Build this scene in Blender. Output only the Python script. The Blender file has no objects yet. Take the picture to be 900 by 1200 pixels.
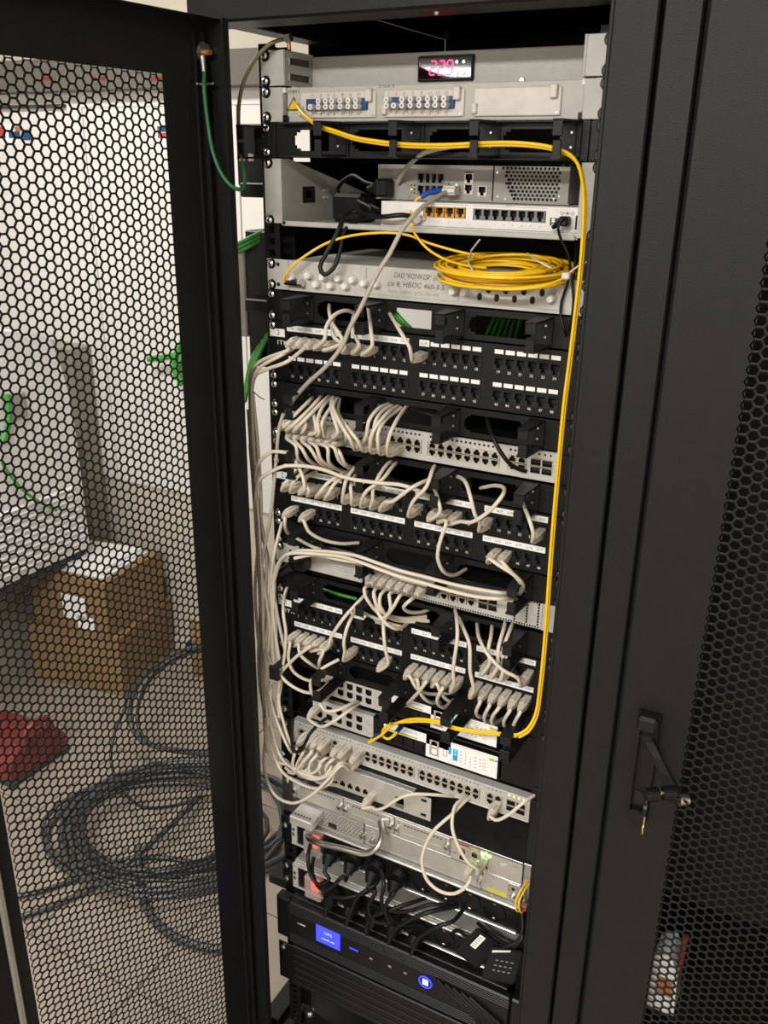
import bpy, math, random
import numpy as np
from mathutils import Matrix, Vector

random.seed(7)
SC = bpy.context.scene
COL = SC.collection
U = 44.45
ZF = 1880.0            # millimetres from the floor up to the top of the mounting rails (z = 0 in rack coordinates)

# ------------------------------------------------------------------ camera, world, lights, exposure
CAM = np.array([540.02, -1105.11, -139.03])
ROT = (1.20131686, -0.0135093552, 0.491465923)
FPX = 1053.58868
cd = bpy.data.cameras.new('camera')
cd.sensor_fit = 'HORIZONTAL'; cd.sensor_width = 36.0; cd.lens = FPX / 900.0 * 36.0
cd.clip_start = 0.02; cd.clip_end = 50
cam = bpy.data.objects.new('camera', cd); COL.objects.link(cam)
cam.location = (CAM[0] / 1000, CAM[1] / 1000, (CAM[2] + ZF) / 1000); cam.rotation_euler = ROT
SC.camera = cam

w = bpy.data.worlds.new('world'); SC.world = w; w.use_nodes = True
w.node_tree.nodes['Background'].inputs[0].default_value = (1.0, 0.95, 0.87, 1)
w.node_tree.nodes['Background'].inputs[1].default_value = 0.05

def area(name, x, y, z, sx, sy, power, col=(1, 0.972, 0.925), rot=(0, 0, 0)):
    l = bpy.data.lights.new(name, 'AREA'); l.shape = 'RECTANGLE'; l.size = sx / 1000; l.size_y = sy / 1000
    l.energy = power; l.color = col
    o = bpy.data.objects.new(name, l); COL.objects.link(o)
    o.location = (x / 1000, y / 1000, (z + ZF) / 1000); o.rotation_euler = rot
    return o
area('ceiling_tube_light', 150, -2300, 690, 1500, 260, 70)
area('wall_tube_light', -1330, -3000, 262, 1700, 26, 7, rot=(math.radians(88), 0, math.radians(-24)))
area('ceiling_tube_light', -1500, 150, 690, 1200, 240, 20)

vs = SC.view_settings
SC.display_settings.display_device = 'sRGB'
vs.view_transform = 'Standard'; vs.look = 'None'; vs.exposure = 0.88; vs.gamma = 1.0; vs.use_curve_mapping = False

_R = np.array(Matrix.Rotation(ROT[2], 3, 'Z') @ Matrix.Rotation(ROT[1], 3, 'Y') @ Matrix.Rotation(ROT[0], 3, 'X'))
def at(px, py, Y):
    """point of the depth plane y = Y (mm, rack coordinates) seen at a photo pixel"""
    d = _R @ np.array([(px - 450) / FPX, -(py - 600) / FPX, -1.0])
    p = CAM + d * (Y - CAM[1]) / d[1]
    return (float(p[0]), float(Y), float(p[2]))
def atx(px, py, X):
    d = _R @ np.array([(px - 450) / FPX, -(py - 600) / FPX, -1.0])
    p = CAM + d * (X - CAM[0]) / d[0]
    return (float(X), float(p[1]), float(p[2]))
def atz(px, py, Z):
    d = _R @ np.array([(px - 450) / FPX, -(py - 600) / FPX, -1.0])
    p = CAM + d * (Z - CAM[2]) / d[2]
    return (float(p[0]), float(p[1]), float(Z))

# ------------------------------------------------------------------ text outlines (built once, while the scene is empty)
_T = {}
def prep_text(strs):
    obs = []
    for s in strs:
        if s in _T or not s.strip(): continue
        c = bpy.data.curves.new('t', 'FONT'); c.body = s; c.size = 1.0; c.resolution_u = 2; c.align_x = 'CENTER'; c.align_y = 'CENTER'
        o = bpy.data.objects.new('t', c); COL.objects.link(o); obs.append((s, o))
    dg = bpy.context.evaluated_depsgraph_get(); dg.update()
    for s, o in obs:
        e = o.evaluated_get(dg); m = e.to_mesh()
        _T[s] = ([tuple(v.co) for v in m.vertices], [tuple(p.vertices) for p in m.polygons])
        e.to_mesh_clear()
    for s, o in obs:
        c = o.data; bpy.data.objects.remove(o); bpy.data.curves.remove(c)
LBL = ['LL%02d' % i for i in range(1, 78)]
HAND = ['ОАО "КОМКОР" (АКАДО)', 'ск 8, НВОС 460-3-5', 'тел. (495) 276-76-44', '2оак1', '2 о.к 3']
prep_text([str(i) for i in range(1, 49)] + LBL + HAND + ['ITK', 'Zелакс', 'UPS'])

# ------------------------------------------------------------------ materials
M = {}
def mat(name, col, rough=0.5, metal=0.0, emit=0.0, var=0.06, scale=60.0, bump=0.0, spec=0.5, trans=0.0, alpha=1.0):
    m = bpy.data.materials.new(name); m.use_nodes = True
    nt = m.node_tree; b = nt.nodes['Principled BSDF']
    b.inputs['Roughness'].default_value = rough; b.inputs['Metallic'].default_value = metal
    b.inputs['Specular IOR Level'].default_value = spec
    if trans: b.inputs['Transmission Weight'].default_value = trans
    if alpha < 1: b.inputs['Alpha'].default_value = alpha
    c = (*col, 1)
    if emit:
        b.inputs['Base Color'].default_value = c
        b.inputs['Emission Color'].default_value = c; b.inputs['Emission Strength'].default_value = emit
    else:
        tc = nt.nodes.new('ShaderNodeTexCoord'); n = nt.nodes.new('ShaderNodeTexNoise')
        n.inputs['Scale'].default_value = scale; n.inputs['Detail'].default_value = 3
        nt.links.new(tc.outputs['Object'], n.inputs['Vector'])
        r = nt.nodes.new('ShaderNodeValToRGB')
        r.color_ramp.elements[0].position = 0.3; r.color_ramp.elements[1].position = 0.7
        r.color_ramp.elements[0].color = (*[max(0, k * (1 - var)) for k in col], 1)
        r.color_ramp.elements[1].color = (*[min(1, k * (1 + var)) for k in col], 1)
        nt.links.new(n.outputs['Fac'], r.inputs['Fac']); nt.links.new(r.outputs['Color'], b.inputs['Base Color'])
        if bump:
            bp = nt.nodes.new('ShaderNodeBump'); bp.inputs['Strength'].default_value = bump; bp.inputs['Distance'].default_value = 0.001
            n2 = nt.nodes.new('ShaderNodeTexNoise'); n2.inputs['Scale'].default_value = 900; nt.links.new(tc.outputs['Object'], n2.inputs['Vector'])
            nt.links.new(n2.outputs['Fac'], bp.inputs['Height']); nt.links.new(bp.outputs['Normal'], b.inputs['Normal'])
    M[name] = m
    return m
mat('frame_black', (0.0078, 0.0078, 0.0075), 0.5, bump=0.25, var=0.12, spec=0.28)
mat('door_black', (0.0090, 0.0090, 0.0092), 0.5, bump=0.2, var=0.12, spec=0.28)
mat('panel_black', (0.0055, 0.0055, 0.0057), 0.45, bump=0.15, spec=0.28)
mat('ring_black', (0.0084, 0.0087, 0.0093), 0.42, bump=0.15, spec=0.28)
mat('port_grey', (0.0132, 0.0135, 0.0144), 0.5, spec=0.28)
mat('plastic_black', (0.0055, 0.0055, 0.0058), 0.4, spec=0.28)
mat('cable_black', (0.0066, 0.0066, 0.0069), 0.45, spec=0.28)
mat('hole_black', (0.0024, 0.0024, 0.0024), 0.8)
mat('steel', (0.62, 0.61, 0.58), 0.28, 1.0)
mat('zinc', (0.55, 0.55, 0.53), 0.38, 1.0, var=0.15)
mat('copper', (0.55, 0.22, 0.11), 0.45, 0.6)
mat('brass', (0.68, 0.52, 0.28), 0.35, 1.0)
mat('grey_paint', (0.46, 0.445, 0.41), 0.5, bump=0.35, var=0.05)
mat('ear_paint', (0.46, 0.45, 0.42), 0.5, bump=0.2)
mat('shelf_grey', (0.42, 0.415, 0.385), 0.5, bump=0.1)
mat('light_plastic', (0.62, 0.585, 0.545), 0.45)
mat('white_plastic', (0.74, 0.72, 0.69), 0.4)
mat('modem_grey', (0.30, 0.285, 0.255), 0.5)
mat('switch_silver', (0.52, 0.51, 0.485), 0.42, 0.25)
mat('port_metal', (0.56, 0.52, 0.45), 0.35, 0.5)
mat('router_silver', (0.52, 0.505, 0.47), 0.36, 0.55, var=0.05)
mat('aluminium', (0.66, 0.65, 0.62), 0.32, 0.65)
mat('label_white', (0.80, 0.80, 0.80), 0.6, var=0.03)
mat('ink', (0.03, 0.03, 0.035), 0.7)
mat('ink_grey', (0.25, 0.25, 0.26), 0.7)
mat('ink_white', (0.8, 0.8, 0.8), 0.6)
mat('ink_red', (0.45, 0.05, 0.05), 0.6)
mat('ink_blue', (0.03, 0.30, 0.62), 0.5)
mat('beige_cable', (0.62, 0.56, 0.465), 0.45, var=0.04)
mat('beige_boot', (0.57, 0.51, 0.425), 0.45, var=0.04)
mat('clear_plug', (0.60, 0.56, 0.50), 0.2, spec=0.7)
mat('grey_cable', (0.42, 0.385, 0.335), 0.45, var=0.05)
mat('yellow_fiber', (0.88, 0.53, 0.012), 0.35, var=0.04)
mat('blue_boot', (0.012, 0.07, 0.42), 0.4)
mat('blue_adapter', (0.012, 0.055, 0.16), 0.4)
mat('navy', (0.006, 0.012, 0.12), 0.4)
mat('orange_port', (0.62, 0.30, 0.035), 0.4)
mat('grey_port', (0.16, 0.16, 0.16), 0.5)
mat('green_cable', (0.05, 0.30, 0.045), 0.45, var=0.1)
mat('earth_green', (0.02, 0.13, 0.04), 0.45)
mat('earth_olive', (0.16, 0.15, 0.05), 0.45)
mat('tie_white', (0.62, 0.60, 0.55), 0.4)
mat('red_led', (1.0, 0.03, 0.10), emit=2.6)
mat('red_glow', (1.0, 0.035, 0.02), emit=0.75)
mat('red_cap', (0.42, 0.38, 0.36), 0.25, alpha=0.5)
mat('green_led', (0.25, 1.0, 0.12), emit=2.5)
mat('lime_led', (0.65, 0.95, 0.08), emit=1.2)
mat('cyan_led', (0.05, 0.75, 0.85), emit=1.0)
mat('blue_led', (0.03, 0.03, 1.0), emit=2.0)
mat('blue_screen', (0.035, 0.045, 1.0), emit=0.9)
mat('blue_white', (0.35, 0.6, 1.0), emit=2.6)
mat('screen_text', (0.25, 0.35, 1.0), emit=1.2)
mat('display_black', (0.006, 0.006, 0.006), 0.04)
mat('matte_black', (0.007, 0.007, 0.0072), 0.7, spec=0.15)
mat('lime_paint', (0.42, 0.50, 0.06), 0.5)
mat('yellow_paint', (0.55, 0.47, 0.05), 0.5)
mat('wall_paint', (0.74, 0.70, 0.62), 0.7, var=0.02, scale=3)
mat('wall_box_beige', (0.27, 0.25, 0.205), 0.7)
mat('wall_beige', (0.50, 0.46, 0.38), 0.7, var=0.03, scale=3)
mat('board_white', (0.66, 0.645, 0.62), 0.55, var=0.015, scale=2)
mat('beam_brown', (0.11, 0.10, 0.085), 0.6)
mat('ceiling_paint', (0.66, 0.62, 0.52), 0.8)
mat('cardboard', (0.235, 0.145, 0.062), 0.75, var=0.10, scale=8)
mat('paper', (0.72, 0.72, 0.72), 0.6)
mat('coil_grey', (0.0550, 0.0578, 0.0605), 0.35)
mat('coil_dark', (0.0270, 0.0282, 0.0300), 0.35)
mat('housing_grey', (0.74, 0.715, 0.73), 0.5)
mat('shade_and_trim_dark', (0.035, 0.035, 0.033), 0.6)  # dark trim colour, also painted in as shade under the grey housing
mat('red_plastic', (0.17, 0.026, 0.022), 0.45, var=0.35, scale=25)
mat('tile', (0.30, 0.255, 0.21), 0.3, var=0.10, scale=9)
mat('grout', (0.14, 0.125, 0.11), 0.8)

# ------------------------------------------------------------------ mesh builder (millimetres, rack coordinates)
class MB:
    def __init__(s): s.v = []; s.f = []; s.mi = []; s.sm = []; s.ms = []
    def _m(s, m):
        if m not in s.ms: s.ms.append(m)
        return s.ms.index(m)
    def add(s, vs, fs, m, smooth=False):
        o = len(s.v); k = s._m(m); s.v += [tuple(map(float, q)) for q in vs]
        for f in fs: s.f.append(tuple(i + o for i in f)); s.mi.append(k); s.sm.append(smooth)
        return s
    def box(s, x0, x1, y0, y1, z0, z1, m, b=0.0):
        if x0 > x1: x0, x1 = x1, x0
        if y0 > y1: y0, y1 = y1, y0
        if z0 > z1: z0, z1 = z1, z0
        if b <= 0:
            vs = [(x, y, z) for x in (x0, x1) for y in (y0, y1) for z in (z0, z1)]
            return s.add(vs, [(0, 1, 3, 2), (4, 6, 7, 5), (0, 4, 5, 1), (2, 3, 7, 6), (0, 2, 6, 4), (1, 5, 7, 3)], m)
        b = min(b, (x1 - x0) * .45, (y1 - y0) * .45, (z1 - z0) * .45)
        vs = []; ix = {}
        for i in (0, 1):
            for j in (0, 1):
                for k in (0, 1):
                    c = [(x0, x1)[i], (y0, y1)[j], (z0, z1)[k]]; sg = [1 - 2 * i, 1 - 2 * j, 1 - 2 * k]
                    for a in range(3):
                        p = [c[t] + (0 if t == a else sg[t] * b) for t in range(3)]
                        ix[(i, j, k, a)] = len(vs); vs.append(p)
        fs = []
        for a in range(3):
            o1, o2 = (a + 1) % 3, (a + 2) % 3
            for sd in (0, 1):
                q = []
                for (p, r) in ((0, 0), (1, 0), (1, 1), (0, 1)):
                    t = [0, 0, 0]; t[a] = sd; t[o1] = p; t[o2] = r; q.append(ix[(*t, a)])
                fs.append(tuple(q if sd else q[::-1]))
            for p in (0, 1):
                for r in (0, 1):
                    t = [0, 0, 0]; t[o1] = p; t[o2] = r
                    t0 = list(t); t0[a] = 0; t1 = list(t); t1[a] = 1
                    fs.append((ix[(*t0, o1)], ix[(*t1, o1)], ix[(*t1, o2)], ix[(*t0, o2)]))
        for i in (0, 1):
            for j in (0, 1):
                for k in (0, 1): fs.append(tuple(ix[(i, j, k, a)] for a in range(3)))
        return s.add(vs, fs, m)
    def prism(s, prof, axis, a0, a1, m):
        """extrude a closed 2-D profile along 'x' (profile is y,z), 'y' (x,z) or 'z' (x,y)"""
        n = len(prof)
        def P(q, a): return (a, q[0], q[1]) if axis == 'x' else ((q[0], a, q[1]) if axis == 'y' else (q[0], q[1], a))
        vs = [P(q, a0) for q in prof] + [P(q, a1) for q in prof]
        fs = [tuple(range(n))[::-1], tuple(range(n, 2 * n))] + [(i, (i + 1) % n, n + (i + 1) % n, n + i) for i in range(n)]
        return s.add(vs, fs, m)
    def cyl(s, p0, p1, r0, r1, n, m, cap=True, smooth=True):
        p0 = np.array(p0, float); p1 = np.array(p1, float); d = p1 - p0; d /= np.linalg.norm(d)
        u = np.cross(d, (0, 0, 1.0)) if abs(d[2]) < .9 else np.cross(d, (1.0, 0, 0)); u /= np.linalg.norm(u); v = np.cross(d, u)
        vs = []
        for p, r in ((p0, r0), (p1, r1)):
            for i in range(n):
                a = 2 * math.pi * i / n; vs.append(p + r * (math.cos(a) * u + math.sin(a) * v))
        s.add(vs, [(i, (i + 1) % n, n + (i + 1) % n, n + i) for i in range(n)], m, smooth)
        if cap:
            if r0 > 0: s.add(vs[:n], [tuple(range(n))[::-1]], m)
            if r1 > 0: s.add(vs[n:], [tuple(range(n))], m)
        return s
    def tube(s, pts, r, n, m, cap=True):
        P = np.array(pts, float); T = np.gradient(P, axis=0); T /= (np.linalg.norm(T, axis=1)[:, None] + 1e-9)
        ref = np.array((0, 0, 1.0)) if abs(T[0][2]) < .8 else np.array((1.0, 0, 0))
        u = np.cross(T[0], ref); u /= np.linalg.norm(u); vs = []
        rr = r if hasattr(r, '__len__') else [r] * len(P)
        for i in range(len(P)):
            u = u - T[i] * (u @ T[i]); u /= (np.linalg.norm(u) + 1e-9); v = np.cross(T[i], u)
            for k in range(n):
                a = 2 * math.pi * k / n; vs.append(P[i] + rr[i] * (math.cos(a) * u + math.sin(a) * v))
        L = len(P)
        fs = [(i * n + k, i * n + (k + 1) % n, (i + 1) * n + (k + 1) % n, (i + 1) * n + k) for i in range(L - 1) for k in range(n)]
        s.add(vs, fs, m, True)
        if cap: s.add(vs[:n], [tuple(range(n))[::-1]], m); s.add(vs[-n:], [tuple(range(n))], m)
        return s
    def plate(s, x0, x1, z0, z1, holes, y, depth, m, mw=None, mb=None, thick=None):
        """sheet facing -y with rectangular cut-outs; walls run back to y+depth, closed by mb when given"""
        mw = mw or m
        rd = lambda a: round(a, 4)
        xs = sorted({rd(x0), rd(x1)} | {rd(max(x0, min(x1, h[i]))) for h in holes for i in (0, 1)})
        zs = sorted({rd(z0), rd(z1)} | {rd(max(z0, min(z1, h[i]))) for h in holes for i in (2, 3)})
        nx, nz = len(xs) - 1, len(zs) - 1
        H = np.zeros((nx + 2, nz + 2), bool)
        for h in holes:
            for i in range(nx):
                cx = (xs[i] + xs[i + 1]) / 2
                if not (h[0] < cx < h[1]): continue
                for j in range(nz):
                    if h[2] < (zs[j] + zs[j + 1]) / 2 < h[3]: H[i + 1, j + 1] = True
        for i in range(nx):
            for j in range(nz):
                a, b, c, d = xs[i], xs[i + 1], zs[j], zs[j + 1]
                if not H[i + 1, j + 1]:
                    s.add([(a, y, c), (b, y, c), (b, y, d), (a, y, d)], [(0, 1, 2, 3)], m)
                else:
                    Y = y + depth
                    if mb: s.add([(a, Y, c), (b, Y, c), (b, Y, d), (a, Y, d)], [(0, 1, 2, 3)], mb)
                    if not H[i, j + 1]: s.add([(a, y, c), (a, y, d), (a, Y, d), (a, Y, c)], [(0, 1, 2, 3)], mw)
                    if not H[i + 2, j + 1]: s.add([(b, y, c), (b, Y, c), (b, Y, d), (b, y, d)], [(0, 1, 2, 3)], mw)
                    if not H[i + 1, j]: s.add([(a, y, c), (a, Y, c), (b, Y, c), (b, y, c)], [(0, 1, 2, 3)], mw)
                    if not H[i + 1, j + 2]: s.add([(a, y, d), (b, y, d), (b, Y, d), (a, Y, d)], [(0, 1, 2, 3)], mw)
        t = y + (thick if thick is not None else depth)
        s.add([(x0, y, z0), (x1, y, z0), (x1, y, z1), (x0, y, z1), (x0, t, z0), (x1, t, z0), (x1, t, z1), (x0, t, z1)],
              [(0, 4, 5, 1), (1, 5, 6, 2), (2, 6, 7, 3), (3, 7, 4, 0)], m)
        return s
    def text(s, t, x, z, y, h, m, w=None, slant=0.0):
        if t not in _T: return s
        vs, fs = _T[t]; k = h / 0.72
        kx = k
        if w:
            span = max(v[0] for v in vs) - min(v[0] for v in vs); kx = w / span
        return s.add([(x + v[0] * kx + v[1] * k * slant, y, z + v[1] * k) for v in vs], fs, m)
    def strokes(s, x, z, y, h, w, m):
        """print too small to read: a run of little strokes"""
        u = x - w / 2; i = 0
        while u < x + w / 2:
            k = h * (.35 + .4 * ((i * 7 + 3) % 5) / 5)
            if (i * 5 + 2) % 7: s.add([(u, y, z - h / 2), (u + k, y, z - h / 2), (u + k, y, z + h * (.5 if i % 3 else .2)), (u, y, z + h * (.5 if i % 3 else .2))], [(0, 1, 2, 3)], m)
            u += k + h * .22; i += 1
        return s
    def textx(s, t, y, z, x, h, m, w=None):
        """text on a face whose normal is +x"""
        vs, fs = _T[t]; k = h / 0.72
        return s.add([(x, y + v[0] * k, z + v[1] * k) for v in vs], fs, m)
    def xf(s, fn): s.v = [tuple(fn(np.array(v))) for v in s.v]; return s
    def mesh(s, name, L=(0, 0, 0)):
        me = bpy.data.meshes.new(name)
        me.from_pydata([((v[0] - L[0]) / 1000, (v[1] - L[1]) / 1000, (v[2] - L[2]) / 1000) for v in s.v], [], s.f)
        for m in s.ms: me.materials.append(M[m])
        me.polygons.foreach_set('material_index', s.mi); me.polygons.foreach_set('use_smooth', s.sm)
        me.validate(); me.update()
        return me

BASE = {}
def W(L): return (L[0] / 1000, L[1] / 1000, (L[2] + ZF) / 1000)
def tag(o, label=None, cat=None, group=None, kind=None):
    if label: o['label'] = label
    if cat: o['category'] = cat
    if group: o['group'] = group
    if kind: o['kind'] = kind
    return o
def thing(name, label, cat, L, group=None):
    o = bpy.data.objects.new(name, None); COL.objects.link(o); o.empty_display_size = 0.02
    o.location = W(L); BASE[o.name] = tuple(L)
    return tag(o, label, cat, group)
def root(o):
    while o.parent: o = o.parent
    return o
STUFF = {'print', 'port_numbers', 'handwritten_numbers', 'handwriting', 'status_lights', 'perforation', 'ventilation_grille', 'front_print', 'indicator_lights', 'plate_edges', 'digits', 'tile_field', 'logo'}
def part(name, mb, parent, label=None, kind=None):
    if name in STUFF: kind = 'stuff'
    L = BASE[root(parent).name]
    o = bpy.data.objects.new(name, mb.mesh(name, L)); COL.objects.link(o); o.parent = parent
    return tag(o, label, kind=kind)
def inst(name, me, pos, parent, label=None, rot=None):
    """a piece sharing mesh data; the parent is a thing or a part whose own origin is the thing's"""
    L = BASE[root(parent).name]
    o = bpy.data.objects.new(name, me); COL.objects.link(o); o.parent = parent
    o.location = ((pos[0] - L[0]) / 1000, (pos[1] - L[1]) / 1000, (pos[2] - L[2]) / 1000)
    if rot: o.rotation_euler = rot
    return tag(o, label)
def solo(name, mb, label, cat, L, group=None, kind=None):
    o = bpy.data.objects.new(name, mb.mesh(name, L)); COL.objects.link(o); o.location = W(L); BASE[o.name] = tuple(L)
    return tag(o, label, cat, group, kind)
def struct(name, mb, L=(0, 0, 0)):
    o = solo(name, mb, None, None, L); o['kind'] = 'structure'; return o

# shared small meshes
def _screw(rc, rh):
    b = MB()
    if rc: b.cyl((0, 0, 0), (0, -2.2, 0), rc, rc * .82, 14, 'plastic_black')
    b.cyl((0, -.2 if not rc else -2, 0), (0, -3.0, 0), rh, rh * .95, 12, 'steel'); b.cyl((0, -3.0, 0), (0, -4.4, 0), rh * .95, rh * .5, 12, 'steel')
    b.box(-rh * .45, rh * .45, -4.55, -3.6, -.55, .55, 'hole_black'); b.box(-.55, .55, -4.55, -3.6, -rh * .45, rh * .45, 'hole_black')
    return b.mesh('screw')
SCREW_CUP = _screw(7.6, 5.0); SCREW = _screw(0, 5.2)
def screws(parent, pts, cup=True):
    for p in pts: inst('screw', SCREW_CUP if cup else SCREW, p, parent)
def _port(wd, zl, zh, tab_up, mf, mw='hole_black', hw=5.9, y=0.0, depth=9.0, fr=None):
    """RJ45 jack: frame wd wide from zl to zh with the stepped opening"""
    b = MB(); z0, z1 = zl + .9, zh - .9; t = (z1 - z0)
    if tab_up: hs = [(-hw, hw, z0, z0 + t * .66), (-hw * .52, hw * .52, z0 + t * .66, z1)]
    else: hs = [(-hw, hw, z1 - t * .66, z1), (-hw * .52, hw * .52, z0, z1 - t * .66)]
    b.plate(-wd / 2, wd / 2, zl, zh, hs, y, depth, mf, mw, 'hole_black')
    return b
# ------------------------------------------------------------------ room
b = MB()
T = 330.0
for i in range(-12, 8):
    for j in range(-9, 5):
        x0, y0 = i * T, j * T
        if x0 + T <= -3900 or x0 >= 2400: continue
b.box(-3600, 2300, -4000, 1195, -ZF - 60, -ZF - 4, 'grout')
floor = struct('floor', b, (0, 0, -ZF))
tm = MB().box(2, T - 2, 2, T - 2, -5, 0, 'tile', 1.2).mesh('tile')
for i in range(-8, 2):
    for j in range(-3, 4):
        if j * T + T > 1195: continue
        o = inst('tile', tm, (i * T + 20, j * T - 40, -ZF), floor)
b = MB()
for a in ((-3600, -8 * T + 20, -4000, 1190), (2 * T + 20, 2300, -4000, 1190), (-8 * T + 20, 2 * T + 20, -4000, -3 * T - 40), (-8 * T + 20, 2 * T + 20, 3 * T - 40, 1190)):
    b.box(a[0], a[1], a[2], a[3], -ZF - 5, -ZF - .2, 'tile')
o = part('tile_field', b, floor)

struct('wall_back', MB().box(-3600, 2300, 1190, 1290, -ZF - 60, 760, 'wall_beige'), (0, 1190, -ZF))
struct('wall_left', MB().box(-3700, -3600, -4000, 1290, -ZF - 60, 760, 'wall_paint'), (-3600, 0, -ZF))
struct('wall_right', MB().box(2300, 2400, -4000, 1290, -ZF - 60, 760, 'wall_paint'), (2300, 0, -ZF))
struct('wall_front', MB().box(-3700, 2400, -4100, -4000, -ZF - 60, 760, 'wall_paint'), (0, -4000, -ZF))
struct('ceiling', MB().box(-3700, 2400, -4000, 1290, 760, 820, 'ceiling_paint'), (0, 0, 760))
struct('baseboard_back', MB().box(-3600, 2300, 1178, 1190, -ZF, -ZF + 60, 'wall_beige', 2), (0, 1190, -ZF))
b = MB().box(-3600, -1000, 1130, 1190, 58, 150, 'beam_brown', 2)
duct = struct('trim_1', b, (-2000, 1160, 58))
struct('trim_2', MB().box(-3600, 2300, 1182, 1190, 13, 58, 'board_white', 1), (-2000, 1186, 13))

# ------------------------------------------------------------------ the two cabinets
YF = -78.0
ZB = -1790.0           # top of the cabinet base plate
def hex_sheet(s, a0, a1, z0, z1, t, web):
    """perforated sheet in the plane (a, z), thickness along n: returns verts (a, n, z) and quads"""
    dx = s * math.sqrt(3) / 2; ro = s / math.sqrt(3); ri = (s - web) / math.sqrt(3)
    na = int((a1 - a0) / dx); nz = int((z1 - z0) / s)
    ii, jj = np.meshgrid(np.arange(na), np.arange(nz), indexing='ij')
    ca = (a0 + (ii + .5) * dx).ravel(); cz = (z1 - (jj + .5) * s - (ii % 2) * s / 2).ravel()
    ang = np.arange(6) * math.pi / 3
    ring = np.stack([np.cos(ang), np.sin(ang)], 1)
    n = len(ca); V = np.zeros((n, 24, 3)); c = np.stack([ca, np.zeros(n), cz], 1)
    for k, (r, nn) in enumerate(((ro, 0), (ri, 0), (ro, t), (ri, t))):
        V[:, k * 6:(k + 1) * 6, 0] = c[:, None, 0] + r * ring[None, :, 0]
        V[:, k * 6:(k + 1) * 6, 1] = nn
        V[:, k * 6:(k + 1) * 6, 2] = c[:, None, 2] + r * ring[None, :, 1]
    F = []
    for k in range(6):
        q = (k + 1) % 6
        F += [(k, q, 6 + q, 6 + k), (12 + k, 18 + k, 18 + q, 12 + q), (6 + k, 6 + q, 18 + q, 18 + k)]
    F = np.array(F)[None] + (np.arange(n) * 24)[:, None, None]
    return V.reshape(-1, 3), F.reshape(-1, 4), (a0, a0 + (na + .33) * dx, z1 - (nz + .5) * s, z1)
def quad_mesh(name, V, F, m, L):
    me = bpy.data.meshes.new(name); V = (V - np.array(L)) / 1000
    me.vertices.add(len(V)); me.vertices.foreach_set('co', V.ravel())
    me.loops.add(F.size); me.loops.foreach_set('vertex_index', F.ravel().astype(np.int32))
    me.polygons.add(len(F)); me.polygons.foreach_set('loop_start', np.arange(0, F.size, 4, dtype=np.int32))
    me.polygons.foreach_set('loop_total', np.full(len(F), 4, np.int32))
    me.materials.append(M[m]); me.validate(); me.update(calc_edges=True)
    return me

cab = thing('server_cabinet', 'tall open black server cabinet full of network equipment and cables', 'server cabinet', (0, 320, -ZF))
ZBOT = -ZF + 20
b = MB(); b.box(253, 300, YF, YF + 16, ZBOT, 24, 'frame_black', 2); b.box(249, 254, YF + 3, YF + 15, ZBOT, 24, 'frame_black', 1); b.box(296, 300, YF + 16, 40, ZBOT, 24, 'frame_black')
part('front_post', b, cab)
b = MB(); b.box(-300, -253, YF, YF + 14, ZBOT, 24, 'frame_black', 2); b.box(-300, -295, YF + 14, -20, ZBOT, 24, 'frame_black')
part('front_post', b, cab)
b = MB(); b.box(-300, 300, YF, YF + 60, 24, 112, 'frame_black', 3); b.cyl((40, YF + 30, 24.5), (40, YF + 30, 21), 4, 3, 10, 'steel')
part('top_beam', b, cab)
part('bottom_beam', MB().box(-300, 300, YF, YF + 60, -ZF + 10, ZB - 20, 'frame_black', 3), cab)
for x0, x1 in ((-300, -262), (262, 300)):
    part('top_side_rail', MB().box(x0, x1, YF + 60, 700, 30, 62, 'frame_black', 2), cab)
    part('bottom_side_rail', MB().box(x0, x1, YF + 60, 700, ZB - 40, ZB + 16, 'frame_black', 2), cab)
part('rear_post', MB().box(262, 300, 690, 720, ZBOT, 62, 'frame_black', 2), cab)
part('rear_post', MB().box(-300, -262, 690, 720, ZBOT, 62, 'frame_black', 2), cab)
part('roof', MB().box(-300, 300, YF + 50, 720, 92, 96, 'frame_black'), cab)
part('side_panel', MB().box(300.5, 302.5, YF + 40, 720, ZBOT, 92, 'frame_black'), cab)
part('rear_panel', MB().box(-300, 300, 716, 719, ZBOT, 92, 'frame_black'), cab)  # unseen back, run the full width to keep the interior dark
for y0_, y1_, za_, zb_2 in ((215, 520, ZBOT, 92), (520, 716, -8.9 * U, 92), (520, 716, ZBOT, -11.6 * U), (104, 215, ZBOT, -3.1 * U)):  # added left sections that darken the interior, split to leave bright gaps
    part('side_panel', MB().box(-302.5, -300.5, y0_, y1_, za_, zb_2, 'frame_black'), cab)
b = MB().box(-298, 298, YF + 62, 700, ZB - 4, ZB, 'frame_black')
bp = part('base_plate', b, cab)
q = atz(363, 1187, ZB); b = MB().cyl((q[0], q[1], ZB), (q[0], q[1], ZB + 4), 11, 10, 16, 'zinc'); b.cyl((q[0], q[1], ZB + 4), (q[0], q[1], ZB + 9), 7.5, 7, 6, 'zinc', smooth=False)
part('bolt', b, bp)
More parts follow.
